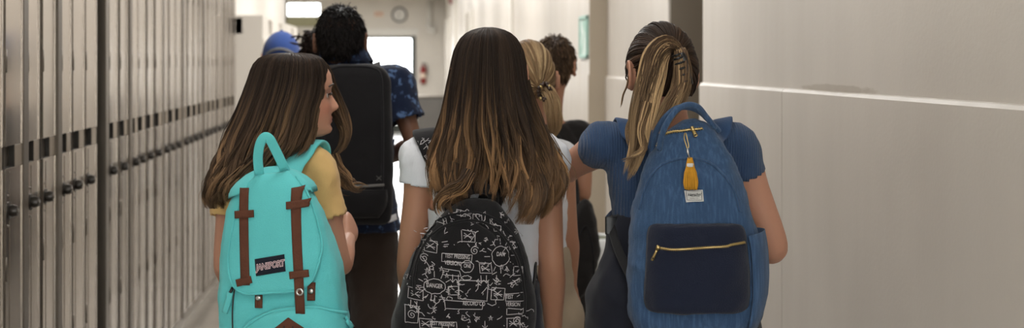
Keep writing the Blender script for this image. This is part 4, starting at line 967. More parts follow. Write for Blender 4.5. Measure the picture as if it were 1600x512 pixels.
for b in ((691, 396, 46, 12), (693, 421, 26, 9), (694, 467, 60, 13), (716, 436, 46, 30), (701, 446, 15, 12), (790, 458, 30, 11), (792, 482, 26, 9), (672, 500, 40, 10), (804, 418, 14, 14), (634, 478, 20, 26)): lines.append(dl(box2(*b)))
for x, y in ((668, 423), (698, 430), (690, 420), (784, 418), (766, 496), (640, 436), (700, 452), (812, 440)): star(x, y)
for x, y in ((644, 492), (808, 502), (742, 392), (664, 405)): spiral(x, y)
for i in range(120):
    x, y = doc.uniform(628, 826), doc.uniform(332, 512)
    if any(abs(x-wx) < len(w_)*2.6+4 and abs(y-wy) < 9 for w_, wx, wy, _ in words): continue
    if abs(x-(735-(y-420)*.12)) < 60+(y-340)*.32: zig(x, y, doc.randint(3, 7), 5)
for i in range(60):
    x, y = doc.uniform(632, 822), doc.uniform(365, 512)
    if any(abs(x-wx) < len(w_)*2.6+4 and abs(y-wy) < 9 for w_, wx, wy, _ in words): continue
    lines.append(dl([(x, y), (x+jit(9), y+jit(5))]))
for i in range(16):
    x, y = 665+i*9.4+jit(2), 334+abs(i-7)**2*.75+jit(4); zig(x, y, 6, 6)
    if i % 3 == 0: lines.append(dl(box2(x-6, y, 13, 9)))
arcB = [(650, 460), (651, 432), (660, 402), (680, 371), (708, 353), (738, 348), (768, 356), (792, 378), (808, 408), (817, 445), (820, 490)]
pan = [lrow(lB, py, x0, x1) for py, x0, x1 in ((600, 640, 800), (540, 640, 815), (490, 645, 818), (445, 651, 815), (410, 660, 806), (380, 676, 790), (362, 695, 772), (353, 715, 755), (349, 732, 744))]
Vp, Fp = patch(bB, pan, .004, 36, 5, puff=.006, pw=4)
mbB = MB(); mbB.add(V, F, 0)
body = mk('body', V, F, M['blackcanvas'], pB)
mp = MB(); mp.add(Vp, Fp, 0)
bv2 = bvh(np.concatenate([V, Vp]), list(map(tuple, F))+[tuple(i+len(V) for i in f) for f in Fp])
v, f = strokes(bv2, lines, .0012, .0011); mp.add(v, f, 1)
for w, x, y, s in words:
    v, f = writing(bv2, w, *lB(x, y), s/715, .0012, 4, 1., .0001, 0, .66); mp.add(v, f, 1)
mp.obj('printed_panel', [M['blackcanvas'], M['ink']], pB)
V, F = piping(bB, [lB(*q) for q in arcB], .0028, .009); mk('panel_piping', V, F, M['blackcanvas'], pB)
V, F = piping(bB, [lB(*q) for q in ((640, 440), (655, 395), (676, 361), (704, 341), (738, 335), (772, 343), (800, 366), (816, 400), (824, 440))], .0022, .003); mk('zipper', V, F, M['webbing'], pB)
V, F = strap([P(728, 325, 3.09), P(726, 308, 3.09), P(732, 297, 3.085), P(748, 294, 3.085), P(764, 297, 3.085), P(771, 308, 3.09), P(769, 325, 3.09)], .024, .006, [[0, -1, .2]]*7, 14, 4); mk('grab_handle', local(pB, V), F, M['blackcanvas'], pB)
bs = [(715, 330, 3.12, 0), (704, 300, 3.15, 0), (690, 262, 3.17, 1), (678, 234, 3.20, 1), (666, 217, 3.26, 1), (664, 222, 3.33, 1), (676, 262, 3.40, 1), (690, 330, 3.42, 1), (680, 420, 3.38, 1), (668, 500, 3.2, 0)]
so = body_strap(pB, sbB, None, bs, .055, .009, M['blackcanvas'], 'shoulder_strap')
mv = A_([v.co[:] for v in so.data.vertices]); sbv = bvh(mv, [tuple(p.vertices) for p in so.data.polygons]); sl = []
for i in range(34):
    x, y = doc.uniform(658, 692), doc.uniform(222, 292); a = P(x+(y-255)*.22, y, 3.15); a = local(pB, a[None])[0][[0, 2]]; q = [a]
    for _ in range(4): q.append(q[-1]+A_([doc.uniform(-.008, .008), doc.uniform(-.008, .008)]))
    if sbv.ray_cast(Vector((a[0], -1, a[1])), Vector((0, 1, 0)))[0] is not None: sl.append(q)
v, f = strokes(sbv, sl, .0012, .0011); mk('strap_print', v, f, M['ink'], so)
body_strap(pB, sbB, None, [(760, 330, 3.12, 0), (772, 300, 3.15, 0), (800, 262, 3.17, 1), (820, 234, 3.20, 1), (836, 217, 3.26, 1), (838, 222, 3.33, 1), (830, 262, 3.40, 1), (826, 330, 3.42, 1), (836, 420, 3.38, 1), (826, 520, 3.2, 0)], .055, .009, M['blackcanvas'], 'shoulder_strap')
mb = MB(); V, F = strap([P(824, 500, 3.16), P(836, 430, 3.22), P(836, 360, 3.30), P(832, 310, 3.38)], .018, .003, [[1, -.5, 0]]*4, 10, 4); mk('webbing', local(pB, V), F, M['webbing'], pB)
hr = Hair(srgb(42, 33, 28), srgb(148, 114, 80), .68, .26, .00105, .42)
stB = [(43, 758, 768, 3.20, 3.32), (45, 744, 782, 3.185, 3.335), (50, 730, 796, 3.17, 3.35), (60, 719, 808, 3.155, 3.36), (78, 709, 818, 3.145, 3.365), (100, 704, 823, 3.14, 3.365), (130, 698, 828, 3.14, 3.365), (160, 692, 836, 3.14, 3.36), (195, 685, 849, 3.13, 3.34), (230, 676, 866, 3.12, 3.32), (265, 671, 880, 3.10, 3.28), (295, 672, 882, 3.07, 3.22), (325, 680, 868, 3.03, 3.16), (352, 690, 845, 3.00, 3.10)]
endB = lambda sn, ph: np.interp(sn, [-1, -.75, -.55, -.3, -.05, .15, .4, .62, .85, 1], [.86, .90, .90, .85, .86, .88, .97, 1.0, .97, .88])
hr.envelope(stB, 5200, (-150, 150), 130, 28, endB, wave=7.5, wfreq=2.6, lay=(.84, 1.0))
hr.bundle([(735, 270, 3.06), (722, 290, 3.03), (704, 302, 3.01), (686, 314, 3.01), (683, 328, 3.01), (692, 340, 3.01)], [.016, .018, .018, .016, .012, .005], 200, t0=.6, wave=.004, clumps=12, ends=.45, core=False)
hr.bundle([(705, 255, 3.07), (702, 290, 3.04), (698, 318, 3.02), (705, 338, 3.01)], [.018, .02, .018, .006], 180, t0=.6, wave=.004, clumps=10, ends=.4, core=False)
hr.push(packB, .004); o = hr.obj(rootB, M['hair']); o.location = (-cB[0], -cB[1], 0)

# ------------------------------------------------------------------ girl in the blue rib tee, with the denim pack
cC = P(1050, 300, 3.27)
spC = dict(head=P(1033, 113, 3.27), yaw=9, pitch=-3, hk=.985, tuck=(.2, 1.3), c=(cC[0], cC[1]), zs=1.30, zh=.84, sw=.158, vox=.004, skin=SKIN_F, shirt='bluerib', legs='navy', hem=1.13, rise=1.08, ar=1.1, loose=.008,
    arms=[dict(s=P(948, 224, 3.27), e=P(894, 258, 3.47), w=P(862, 276, 3.70), hd=(-.4, .5, -.1), side=1, hn=(1, 0, 0)), dict(s=P(1147, 226, 3.27), e=P(1208, 382, 3.30), w=P(1152, 392, 3.50), side=-1, hn=(0, 0, -1))], slv=.33, slr=(.046, .050, .046, .043), disp=[(.008, .07), (.004, .03)])
rootC, RXC, sbC, hC = person('girl in a blue ribbed tee with a blond ponytail, by the right wall', 'three girls nearest', (cC[0], cC[1]), spC, M)
jr = [(1.17, .122, .084, 0, 0), (1.135, .140, .094, 0, 0), (1.08, .154, .10, 0, 0), (1.03, .172, .11, 0, 0), (.97, .194, .122, 0, 0), (.80, .200, .13, 0, 0), (.68, .19, .125, 0, 0)]
V, F = fuse([loft(torso_rings(jr, cC, 0))], .008, 4, [(.02, .08)]); V, F = cut(V, F, [(A_([cC[0], cC[1], .69]), A_([0, 0, -1.]), .4), (A_([cC[0], cC[1], 1.15]), A_([0, 0, 1.]), .4)]); mk('tied_jacket', RXC(V), F, M['navy'], rootC, solid=.004)
pC = pack_root('backpack', 'blue denim backpack with navy front pocket and brass zips, by the right wall', P(1085, 528, 3.075), (0, -1.5, -9))
rowsC = [(0, .09, .045), (.012, .122, .064), (.04, .134, .078), (.1, .139, .083), (.2, .136, .081), (.27, .126, .075), (.33, .112, .066), (.383, .094, .055), (.42, .074, .044), (.445, .055, .034), (.462, .034, .022), (.470, .015, .01)]
V, F = pack_shell(rowsC, 2.8, wrinkle=.0075); bC = bvh(V, F); mk('body', V, F, M['denim'], pC); packC = bvh(world(pC, V), F)
lC = lambda px, py: tuple(local(pC, P(px, py, 2.995)[None])[0][[0, 2]])
pr = [lrow(lC, py, x0, x1) for py, x0, x1 in ((489, 1030, 1150), (486, 1016, 1162), (478, 1010, 1168), (462, 1008, 1170), (420, 1010, 1169), (384, 1012, 1166), (364, 1013, 1163), (354, 1017, 1157), (350, 1030, 1142))]
V, F = patch(bC, pr, .006, 40, 6, puff=.020, pw=6); fp = mk('front_pocket', V, F, M['navydenim'], pC, solid=.008)
bC2 = bvh(np.concatenate([V]), F)
def zipper(bv, pts, w, off, parent, n=60):
    q = spline(A_(pts), 12); V0 = A_([front(bv, x, z, off) for x, z in q]); mb = MB(); mb.tube(V0, w*.32, 8)
    L = np.concatenate([[0], np.cumsum(np.linalg.norm(np.diff(V0, axis=0), axis=1))]); T = np.gradient(V0, axis=0)
    for k, s in enumerate(np.linspace(0, L[-1], n)):
        c = A_([np.interp(s, L, V0[:, i]) for i in range(3)]); t = nrm([np.interp(s, L, T[:, i]) for i in range(3)]); u = nrm(np.cross(t, [0, -1, 0]))
        sg = 1 if k % 2 else -1; mb.tube(A_([c+u*sg*w*.1+A_([0, -.0006, 0]), c+u*sg*w*.5+A_([0, -.0006, 0])]), .0011, 6)
    return mb.obj('zipper', M['brass'], parent)
zp = zipper(bC2, [lC(1026, 386), lC(1048, 388), lC(1075, 386), (lC(1105, 384)), lC(1134, 382), lC(1140, 380), lC(1163, 377)], .0065, .001, fp, 90)
def pull(bv, a, b, off, parent, w=.006):
    p0, p1 = front(bv, *a, off+.003), front(bv, *b, off+.004); mb = MB()
    mb.tube(A_([p0+nrm(p0-p1)*.006, p0-nrm(p0-p1)*.004]), .0042, 8, flat=.6, up=NEARV)
    d = nrm(p1-p0); u = nrm(np.cross(d, NEARV)); L = np.linalg.norm(p1-p0)
    hole = [ell(p0+d*L*.15, .003, .0012, 8, u, NEARV), ell(p0+d*L*.3, w*.42, .0014, 8, u, NEARV), ell(p0+d*L*.95, w*.55, .0014, 8, u, NEARV), ell(p1, w*.4, .001, 8, u, NEARV)]
    V, F = loft(hole); mb.add(V, F); o = mb.obj('zip_pull', M['brass'], parent)
    V, F = tube(A_([p0+d*L*.8+NEARV*.0012, p0+d*L*.8+NEARV*.0022]), w*.28, 10); mk('pull_hole', V, F, M['black'], o); return o
pull(bC2, lC(1029, 387), lC(1021, 407), .002, fp)
V, F = piping(bC, [lC(*q) for q in ((1000, 330), (1008, 300), (1022, 272), (1042, 256), (1075, 249), (1108, 255), (1132, 275), (1148, 300), (1156, 330))], .003, .001); mk('panel_piping', V, F, M['denim'], pC)
V, F = tilted(bC, lC, ((1072, 317), (1100, 315), (1098, 297), (1070, 299)), .004); lab = mk('label', V, F, M['labelwhite'], pC, solid=.002)
mb = MB(); x, z = lC(1085, 306)
v, f = strokes(bC, [[(x-.0155, z-.0095), (x+.0155, z-.0095), (x+.0155, z+.0095), (x-.0155, z+.0095), (x-.0155, z-.0095)]], .0009, .0046); mb.add(v, f)
v, f = writing(bC, 'Herschel', x, z+.0022, .0078, .0047, 3, .95, .0001, .35); mb.add(v, f)
v, f = strokes(bC, [[(x-.011, z+.0002), (x-.004, z-.0012), (x+.004, z-.0004), (x+.011, z-.001)]], .0008, .0047); mb.add(v, f)
v, f = writing(bC, 'SUPPLY CO', x, z-.0053, .0034, .0047, 2); mb.add(v, f)
mb.obj('lettering', M['labelnavy'], lab, smooth=False)
tz = zipper(bC, [lC(1030, 232), lC(1038, 216), lC(1050, 210), lC(1066, 207), lC(1082, 205), lC(1100, 203)], .007, .003, pC, 44)
pull(bC, lC(1085, 206), lC(1089, 217), .006, tz, .0085)
def denim_handle(pts):
    q = spline(A_([P(*p) for p in pts]), 8); V, F = tube(q, .0065, 14, rnd=True); mk('grab_handle', local(pC, V), F, M['denim'], pC)
denim_handle([(1030, 232, 3.01), (1033, 216, 3.00), (1040, 196, 2.99), (1055, 174, 2.99), (1073, 164, 3.0), (1090, 167, 3.01), (1103, 182, 3.03), (1116, 198, 3.04)])
denim_handle([(1019, 238, 3.09), (1022, 214, 3.08), (1034, 190, 3.07), (1052, 172, 3.06), (1070, 167, 3.06), (1090, 172, 3.07), (1106, 186, 3.09), (1122, 204, 3.10)])
# side pocket, open at the top
rings = []
for z in np.linspace(.03, .235, 10):
    a0 = np.interp(z, [0, .04, .1, .2, .3], [.12, .134, .139, .136, .12]); t = np.linspace(-1.25, 1.35, 16); bul = .024*math.sin(min(1, (z-.01)/.16)*1.57)
    zz = z+(.006*np.cos(t*1.3)-.006 if z > .22 else 0*t); rings.append(np.stack([a0-.035+(.035+bul)*np.cos(t), .075*np.sin(t), np.full(16, z)+zz-z], 1))
V, F = loft(rings, cap=False, closed=False); mk('side_pocket', V, F, M['denim'], pC, solid=.003)
V, F = tube(spline(A_([P(1180, 512, 3.10), P(1190, 492, 3.09), P(1191, 476, 3.09), P(1184, 462, 3.10), P(1178, 455, 3.12)]), 6), .007, 10, flat=.35, up=A_([1, 0, 0])); mk('webbing', local(pC, V), F, M['webbing'], pC)
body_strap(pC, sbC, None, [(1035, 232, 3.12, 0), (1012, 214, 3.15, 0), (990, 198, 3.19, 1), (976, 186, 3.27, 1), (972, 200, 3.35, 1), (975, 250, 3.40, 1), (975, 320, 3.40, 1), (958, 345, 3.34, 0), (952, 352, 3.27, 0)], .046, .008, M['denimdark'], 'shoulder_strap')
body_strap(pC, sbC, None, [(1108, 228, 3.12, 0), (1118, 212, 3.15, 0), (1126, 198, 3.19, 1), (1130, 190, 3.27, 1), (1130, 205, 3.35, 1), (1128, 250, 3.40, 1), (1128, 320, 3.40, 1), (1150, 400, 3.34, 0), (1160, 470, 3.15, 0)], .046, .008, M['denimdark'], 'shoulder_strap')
V, F = strap([P(952, 340, 3.26), P(958, 365, 3.22), P(968, 395, 3.17), P(990, 440, 3.10)], .024, .003, [[-.6, -.8, 0]]*4, 10, 4); wb = mk('webbing', local(pC, V), F, M['webbing'], pC)
V, F = loft([ell(P(955, 352, 3.235)+A_([0, 0, dz]), .014, .005, 16, p=4) for dz in (-.02, -.018, .018, .02)]); mk('buckle', local(pC, V), F, M['blackplastic'], wb)
# tassel on the zip
ts = empty('tassel', 'ochre yellow tassel hanging from the denim backpack zip', 'tassel', tuple(P(1078, 246, 2.985)))
T0 = A_(ts.location); LT = lambda V: np.asarray(V, float)-T0
c0 = P(1070, 208, 2.99); c1 = P(1074, 236, 2.982); c2 = P(1077, 247, 2.983)
V, F = tube(spline(A_([c0, P(1069, 216, 2.982), P(1072, 226, 2.98), P(1074, 232, 2.98), P(1076, 228, 2.98), P(1074, 218, 2.98), P(1072, 209, 2.982), c0]), 5), .0013, 8); mk('clasp', LT(V), F, M['brass'], ts)
V, F = tube(A_([P(1074, 231, 2.98), P(1074.5, 237, 2.98), P(1075.5, 241, 2.98), P(1077, 247, 2.981)]), [.0022, .0030, .0018, .0022], 10); mk('swivel', LT(V), F, M['silver'], ts)
mb = MB(); ctr = P(1078, 246, 2.983)
for i in range(130):
    a, r = RNG.uniform(0, 6.28), math.sqrt(RNG.random()); L = .066*(.93+.1*RNG.random()); q = []
    for t in np.linspace(0, 1, 7):
        rad = np.interp(t, [0, .08, .2, .24, .5, .85, 1], [.004, .0085, .0062, .0065, .0125, .0155, .014]); q.append(ctr+A_([rad*r*math.cos(a)+.002*t, rad*r*math.sin(a)*.7, -L*t]))
    mb.tube(spline(A_(q), 2), .0012, 5)
mk('threads', LT(np.concatenate(mb.V)), mb.F, M['yarn'], ts)
V, F = tube(A_([ctr+A_([0, 0, -z]) for z in (.0115, .013, .018, .0195)]), [.0066, .0076, .0076, .0066], 16); mk('binding', LT(V), F, M['labelwhite'], ts)
hr = Hair(srgb(54, 41, 33), srgb(128, 96, 66), .35, .2, .0011, .2)
hp_, HR = A_(spC['head']), hC['HR']; k = .985
rt = nrm(HR.T@(P(1054, 84, 3.165)-(hp_+A_([0, 0, .008]))))
reg = lambda v: (v[:, 2] > -.56+.45*np.clip(v[:, 1]+.15, 0, 1)) & ((v[:, 1] < .72) | (v[:, 2] > .55)) & ~((v[:, 0] < -.75) & (v[:, 2] < -.02) & (v[:, 1] > -.30))
hr.scalp(hp_+A_([0, 0, .004]), (.0765*k, .101*k, .108*k), HR, 3800, root=rt, region=reg, lay=(1.0, 1.085))
hs = Hair(srgb(84, 65, 50), srgb(190, 160, 120), .62, .75, .0011, .05)
pony = [(1056, 92, 3.16), (1054, 76, 3.135), (1040, 72, 3.11), (1026, 88, 3.095), (1019, 115, 3.09), (1011, 150, 3.09), (1003, 190, 3.085), (996, 230, 3.08), (984, 268, 3.08), (976, 284, 3.085)]
hs.bundle(pony, [.012, .018, .026, .031, .033, .031, .028, .022, .013, .004], 1300, M=28, t0=.1, wave=.004, clumps=30, ends=.35, flat=.45, wf=1.2)
hs.bundle([(1056, 90, 3.15), (1062, 78, 3.12), (1066, 98, 3.10), (1064, 130, 3.10), (1050, 165, 3.10), (1034, 195, 3.09), (1022, 220, 3.08)], [.010, .014, .020, .024, .024, .018, .008], 520, M=24, t0=.15, wave=.004, clumps=16, ends=.3, flat=.5)
hs.bundle([(1012, 160, 3.08), (1002, 200, 3.06), (1006, 232, 3.055), (985, 245, 3.055), (968, 252, 3.06)], [.010, .012, .012, .009, .003], 60, t0=.5, wave=.003, clumps=6, ends=.3, core=False)
hs.bundle([(1000, 120, 3.12), (994, 160, 3.10), (984, 195, 3.10), (984, 225, 3.09), (988, 245, 3.09)], [.006, .010, .012, .010, .004], 70, t0=.3, wave=.004, clumps=6, ends=.4, core=False)
hs.bundle([(983, 118, 3.24), (978, 140, 3.235), (971, 160, 3.23), (967, 176, 3.225)], [.003, .003, .003, .001], 8, t0=.4, wave=.002, clumps=2, core=False, rs=.7)
for q in (hs,): hr.V += q.V; hr.F += [f+hr.n for f in q.F]; hr.C += q.C; hr.n += q.n
hr.push(packC, .003); o = hr.obj(rootC, M['hair']); o.location = (-cC[0], -cC[1], 0)
cl = MB()
q = spline(A_([P(1062, 78, 3.125), P(1067, 86, 3.10), P(1073, 104, 3.095), P(1078, 128, 3.10)]), 6); cl.add(*tube(q, .0065, 10, flat=.5, up=NEARV, rnd=True))
for t in np.linspace(.1, .95, 7):
    c = A_([np.interp(t, np.linspace(0, 1, len(q)), q[:, i]) for i in range(3)]); cl.tube(spline(A_([c, c+A_([-.012, -.006, -.004]), c+A_([-.022, .004, -.008])]), 4), [.0026]*8+[.001], 8)
q2 = q+A_([.004, .014, -.002]); cl.add(*tube(q2, .006, 10, flat=.5, up=NEARV, rnd=True))
mk('hair_claw', RXC(np.concatenate(cl.V)), cl.F, M['blackplastic'], rootC)

# ------------------------------------------------------------------ young man in the leaf-print shirt, with the black pack
cM = P(546, 300, 4.78)
spM = dict(head=P(532, 64, 4.78), yaw=0, hk=1.02, c=(cM[0], cM[1]), zs=1.43, zh=.90, sw=.165, vox=.006, skin=SKIN_D, shirt='floral', shirtname='shirt', legs='brown', hem=.93, rise=.98, stride=.22, loose=.02,
    arms=[dict(s=P(470, 130, 4.78), e=P(450, 235, 4.80), w=P(495, 280, 5.0), side=1), dict(s=P(618, 130, 4.78), e=P(646, 226, 4.74), w=P(600, 250, 4.98), side=-1, hn=(0, 0, -1))], slv=.62, slr=(.055, .060, .058, .060))
rootM, RXM, sbM, hM = person('tall young man in a dark blue leaf-print shirt and black backpack', 'people walking ahead', (cM[0], cM[1]), spM, M)
rings = [ell((cM[0]+dx, cM[1]+dy, z), rx, ry, 40) for z, rx, ry, dx, dy in ((1.475, .088, .072, -.006, 0), (1.50, .078, .066, -.012, 0), (1.535, .074, .064, -.02, 0), (1.545, .077, .067, -.02, 0), (1.53, .082, .072, -.018, 0), (1.50, .092, .078, -.012, 0))]
V, F = loft(rings, cap=False); V[:, 2] -= .03*np.clip((V[:, 1]-cM[1])/.06, 0, 1); mk('collar', RXM(V), F, M['floral'], rootM, solid=.002)
V, F = strip(sbM, [(P(588, 340, 4.66)[0], P(588, 340, 4.66)[2]), (P(604, 345, 4.66)[0], P(604, 345, 4.66)[2]), (P(618, 342, 4.66)[0], P(618, 342, 4.66)[2])], .02, .006); mk('undershirt_hem', RXM(V), F, M['whitetee'], rootM, solid=.003)
pM = pack_root('backpack', 'slim plain black backpack on the tall young man', P(552, 350, 4.585), (0, 0, 0))
rowsM = [(0, .10, .035), (.02, .122, .048), (.1, .128, .055), (.3, .126, .052), (.44, .122, .046), (.475, .116, .042), (.495, .104, .036), (.508, .085, .028), (.516, .05, .016)]
V, F = pack_shell(rowsM, 4.2, wrinkle=.003); bM = bvh(V, F); mk('body', V, F, M['blackcanvas'], pM)
lM = lambda px, py: tuple(local(pM, P(px, py, 4.53)[None])[0][[0, 2]])
V, F = piping(bM, [lM(*q) for q in ((597, 320), (598, 220), (597, 150), (594, 116), (580, 106), (552, 104), (524, 106), (510, 116), (506, 150), (505, 220))], .004, .0); mk('panel_piping', V, F, M['webbing'], pM)
lp = [lrow(lM, py, x0, x1) for py, x0, x1 in ((340, 510, 592), (325, 500, 602), (308, 497, 605), (296, 498, 604))]
V, F = patch(bM, lp, .006, 24, 6, puff=.012); lpo = mk('front_pocket', V, F, M['blackcanvas'], pM, solid=.006)
V, F = strip(bM, [lM(540, 291), lM(570, 290), lM(600, 288)], .008, .016); mk('pocket_zip', V, F, M['greybox'], lpo, solid=.002)
x, z = lM(592, 278); V, F = strokes(bM, [[(x-.008, z-.007), (x+.008, z+.007)], [(x-.008, z+.007), (x+.008, z-.007)]], .002, .0012); mk('cross_emblem', V, F, M['greybox'], pM)
for sx in (-1, 1):
    X = 545+sx*33
    body_strap(pM, sbM, None, [(552+sx*26, 122, 4.62, 0), (X, 108, 4.66, 0), (X+sx*6, 97, 4.74, 1), (X+sx*6, 104, 4.84, 1), (X, 160, 4.90, 1), (X, 240, 4.92, 1), (X+sx*20, 300, 4.85, 0), (552+sx*54, 325, 4.62, 0)], .042, .008, M['blackcanvas'], 'shoulder_strap')
hr = Hair(srgb(26, 22, 21), srgb(40, 34, 32), .2, .1, .0013)
regS = lambda v: ((v[:, 1] < .15) & (v[:, 2] > -.50) | (v[:, 2] > .45)) & ~((abs(v[:, 0]) > .78) & (v[:, 2] < -.05) & (v[:, 1] > -.5))
hr.scalp(A_(spM['head'])+A_([0, 0, .006]), (.077*1.02, .100*1.02, .105*1.02), hM['HR'], 4200, region=regS, short=(.28,), lay=(1.0, 1.13), M=7)
o = hr.obj(rootM, M['hair']); o.location = (-cM[0], -cM[1], 0)

# ------------------------------------------------------------------ blonde girl ahead of the long-haired girl
cE = P(826, 300, 4.04)
spE = dict(head=P(824, 124, 4.04), yaw=8, hk=.95, c=(cE[0], cE[1]), zs=1.245, zh=.82, sw=.135, vox=.006, skin=SKIN_M, shirt='whitetee', shirtname='tank_top', legs='beige', hem=.93, rise=.98,
    arms=[dict(s=P(776, 244, 4.06), e=P(768, 360, 4.06), w=P(770, 450, 4.14), side=1, hn=(1, 0, 0)), dict(s=P(874, 243, 4.02), e=P(886, 360, 4.02), w=P(890, 452, 4.06), hd=(.02, .05, -1), side=1, hn=(-.15, -1, 0), curl=.12, hs=.165, spread=.14)], slv=.16, slr=(.042, .046, .045, .044), brow='browfair')
rootE, RXE, sbE, hE = person('girl with a low blond ponytail, mostly hidden behind the white tee', 'people walking ahead', (cE[0], cE[1]), spE, M)
hr = Hair(srgb(128, 102, 74), srgb(206, 180, 138), .6, .5, .0013)
rt = nrm(hE['HR'].T@(P(848, 143, 3.93)-A_(spE['head'])))
regG = lambda v: (v[:, 2] > -.55+.5*np.clip(v[:, 1]+.15, 0, 1)) & ((v[:, 1] < .5) | (v[:, 2] > .62))
hr.scalp(A_(spE['head'])+A_([0, 0, .006]), (.077*.95, .100*.95, .107*.95), hE['HR'], 1800, root=rt, region=regG, lay=(1.0, 1.10), t1=.8)
hr.bundle([(846, 140, 3.93), (855, 142, 3.90), (862, 158, 3.89), (866, 180, 3.89), (866, 200, 3.90), (860, 218, 3.91)], [.014, .020, .026, .026, .020, .006], 520, M=20, t0=.45, wave=.004, clumps=16, ends=.3)
o = hr.obj(rootE, M['hair']); o.location = (-cE[0], -cE[1], 0)
mb = MB()
for i in range(26):
    a = i*2*math.pi/26; rr_ = .019+.004*(i % 2); c = P(850, 143, 3.905)+A_([rr_*math.cos(a)*.75, -.012-.006*math.sin(3*a), rr_*math.sin(a)]); mb.add(*ball(c, .0042+.001*(i % 3), 10, 7), 1 if i % 7 == 3 else 0)
mk('hair_tie', RXE(np.concatenate(mb.V)), mb.F, [mat('bead_brown', srgb(52, 36, 28), .25), M['brass']], rootE, mi=mb.M)

# ------------------------------------------------------------------ boy in black
cF = P(856, 300, 5.32)
spF = dict(head=P(866, 103, 5.32), yaw=-16, hk=.95, c=(cF[0], cF[1]), zs=1.235, zh=.83, sw=.132, vox=.006, skin=SKIN_M, shirt='blackjersey', legs='blackjersey', hem=.90, rise=.96,
    arms=[dict(s=P(806, 212, 5.32), e=P(800, 300, 5.34), w=P(815, 360, 5.5), side=1, hn=(1, 0, 0)), dict(s=P(910, 212, 5.32), e=P(911, 301, 5.30), w=P(900, 276, 5.52), hd=(-.3, .6, .3), side=-1, hn=(-1, 0, -.2))], slv=.60, slr=(.048, .05, .048, .046))
rootF, RXF, sbF, hF = person('boy with short brown hair in a plain black tee', 'people walking ahead', (cF[0], cF[1]), spF, M)
hr = Hair(srgb(64, 50, 40), srgb(120, 96, 72), .5, .4, .0015)
hr.scalp(A_(spF['head'])+A_([0, 0, .006]), (.076*.95, .100*.95, .105*.95), hF['HR'], 3400, region=regS, short=(.34,), lay=(1.0, 1.14), M=7, t1=.9)
o = hr.obj(rootF, M['hair']); o.location = (-cF[0], -cF[1], 0)
pF = pack_root('shoulder_bag', "soft black shoulder bag hanging by the black-shirted boy's hip", P(902, 468, 5.10), (0, 5, 0), 'bag')
k = 5.10/2222
V, F = pack_shell([(0, .012, .01), (.03, .03, .03), (.08, .052, .045), (.16, .066, .055), (.24, .055, .05), (.30, .040, .038), (.34, .026, .024), (.36, .01, .01)], 2.4, wrinkle=.008); mk('body', V, F, M['blackjersey'], pF); bF = bvh(V, F)
V, F = strap([P(900, 318, 5.10), P(898, 290, 5.16), P(888, 250, 5.20), P(870, 215, 5.21), P(850, 195, 5.28)], .03, .004, [[.2, -1, .2]]*5, 10, 4); mk('bag_strap', local(pF, V), F, M['webbing'], pF)
V, F = piping(bF, [(-.04, .1), (-.03, .2), (0, .27), (.03, .2), (.045, .1)], .003, .002); mk('bag_seam', V, F, M['webbing'], pF)

# ------------------------------------------------------------------ the two farthest, behind the girl in mustard
cG = P(438, 300, 6.35)
spG = dict(head=P(440, 92, 6.35), yaw=0, hk=1.0, c=(cG[0], cG[1]), zs=1.26, zh=.84, sw=.145, vox=.007, skin=SKIN_M, shirt='greytee', legs='navy', hem=.9, rise=.96,
    arms=[dict(s=P(390, 185, 6.35), e=P(384, 280, 6.35), w=P(390, 350, 6.45), side=1, hn=(1, 0, 0)), dict(s=P(486, 185, 6.35), e=P(492, 280, 6.35), w=P(488, 350, 6.45), side=-1, hn=(-1, 0, 0))], slv=.5)
rootG, RXG, sbG, hG = person('person in a bright blue cap, only the cap showing', 'people walking ahead', (cG[0], cG[1]), spG, M)
hc = A_(spG['head'])+A_([0, 0, .012]); rings = []
for t in np.linspace(-.16, 1.5, 16): rings.append(ell(hc+A_([0, -.004, .112*math.sin(t)]), .0855*math.cos(t)+.001, .108*math.cos(t)+.001, 36))
V, F = loft(rings); V = RXG(V); cp = mk('cap', V, F, M['capblue'], rootG, solid=0)
V, F = ball(hc+A_([0, -.004, .113]), (.008, .008, .005), 12, 8); mk('cap_button', RXG(V), F, M['capblue'], cp)
br = []; a = np.linspace(-1.1, 1.1, 22)
top = [A_([.082*math.sin(t), .104*math.cos(t)-.004, -.012]) for t in a]; out = [A_([.086*math.sin(t), .104*math.cos(t)+.075*math.cos(t*1.3)**2-.004, -.022-.012*math.cos(t)]) for t in a]
V = A_(top+out)+hc; n = len(a); mk('brim', RXG(V), [(i, i+1, n+i+1, n+i) for i in range(n-1)], M['capblue'], cp, solid=.004)
tt = np.linspace(-.8, .8, 15); V, F = strap([hc+A_([.087*math.sin(t), -.109*math.cos(t)-.005, -.002+.034*math.cos(t*1.6)]) for t in tt], .014, .003, [[math.sin(t), -math.cos(t), .2] for t in tt], 10, 4, 2); mk('cap_strap', RXG(V), F, M['greytee'], cp)
hr = Hair(srgb(52, 40, 32), srgb(90, 70, 54), .3, .2, .0016)
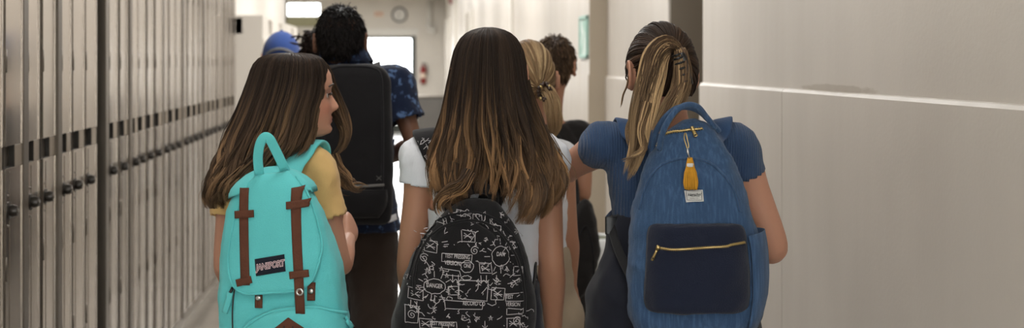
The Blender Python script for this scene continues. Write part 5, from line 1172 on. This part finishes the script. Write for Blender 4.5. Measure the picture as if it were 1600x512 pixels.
hr.scalp(A_(spG['head'])+A_([0, 0, .004]), (.076, .1, .105), hG['HR'], 900, region=lambda v: (v[:, 1] < .1) & (v[:, 2] > -.5) & (v[:, 2] < .15), short=(.2,), lay=(1., 1.05), M=6)
o = hr.obj(rootG, M['hair']); o.location = (-cG[0], -cG[1], 0)
cH = P(506, 300, 5.72)
spH = dict(head=P(506, 90, 5.72), yaw=12, hk=.97, c=(cH[0], cH[1]), zs=1.27, zh=.84, sw=.135, vox=.007, skin=SKIN_D, shirt='maroon', legs='navy', hem=.9, rise=.96,
    arms=[dict(s=P(462, 190, 5.72), e=P(458, 290, 5.72), w=P(462, 365, 5.8), side=1, hn=(1, 0, 0)), dict(s=P(552, 190, 5.72), e=P(556, 290, 5.72), w=P(552, 365, 5.8), side=-1, hn=(-1, 0, 0))], slv=.5)
rootH, RXH, sbH, hH = person('dark curly-haired person half hidden behind the tall young man', 'people walking ahead', (cH[0], cH[1]), spH, M)
hr = Hair(srgb(34, 27, 25), srgb(74, 54, 42), .4, .2, .0016)
hr.scalp(A_(spH['head'])+A_([0, 0, .006]), (.079, .103, .108), hH['HR'], 2200, region=regS, short=(.3,), lay=(1.0, 1.14), M=8)
for i in range(46):
    c = P(480+RNG.normal(0, 4.2), 66+RNG.normal(0, 9), 5.64+RNG.normal(0, .012)); r = .010+.008*RNG.random(); a0 = RNG.uniform(0, 6.28); th = np.linspace(0, 7.5, 18)
    ax1, ax2 = nrm(RNG.normal(size=3)), None; ax2 = nrm(np.cross(ax1, RNG.normal(size=3))); q = c+r*(np.outer(np.cos(th+a0), ax1)+np.outer(np.sin(th+a0), ax2))+np.outer(th/7.5, A_([0, 0, -.018]))
    hr.strands(np.stack([q+RNG.normal(0, .0012, 3) for _ in range(9)]))
for pts in (((478, 60, 5.62), (468, 57, 5.62), (458, 57, 5.62), (452, 60, 5.62)), ((478, 68, 5.62), (468, 69, 5.62), (456, 67, 5.62), (450, 65, 5.62))): hr.bundle(pts, [.004, .004, .003, .001], 26, core=False, wave=.001, clumps=3)
o = hr.obj(rootH, M['hair']); o.location = (-cH[0], -cH[1], 0)
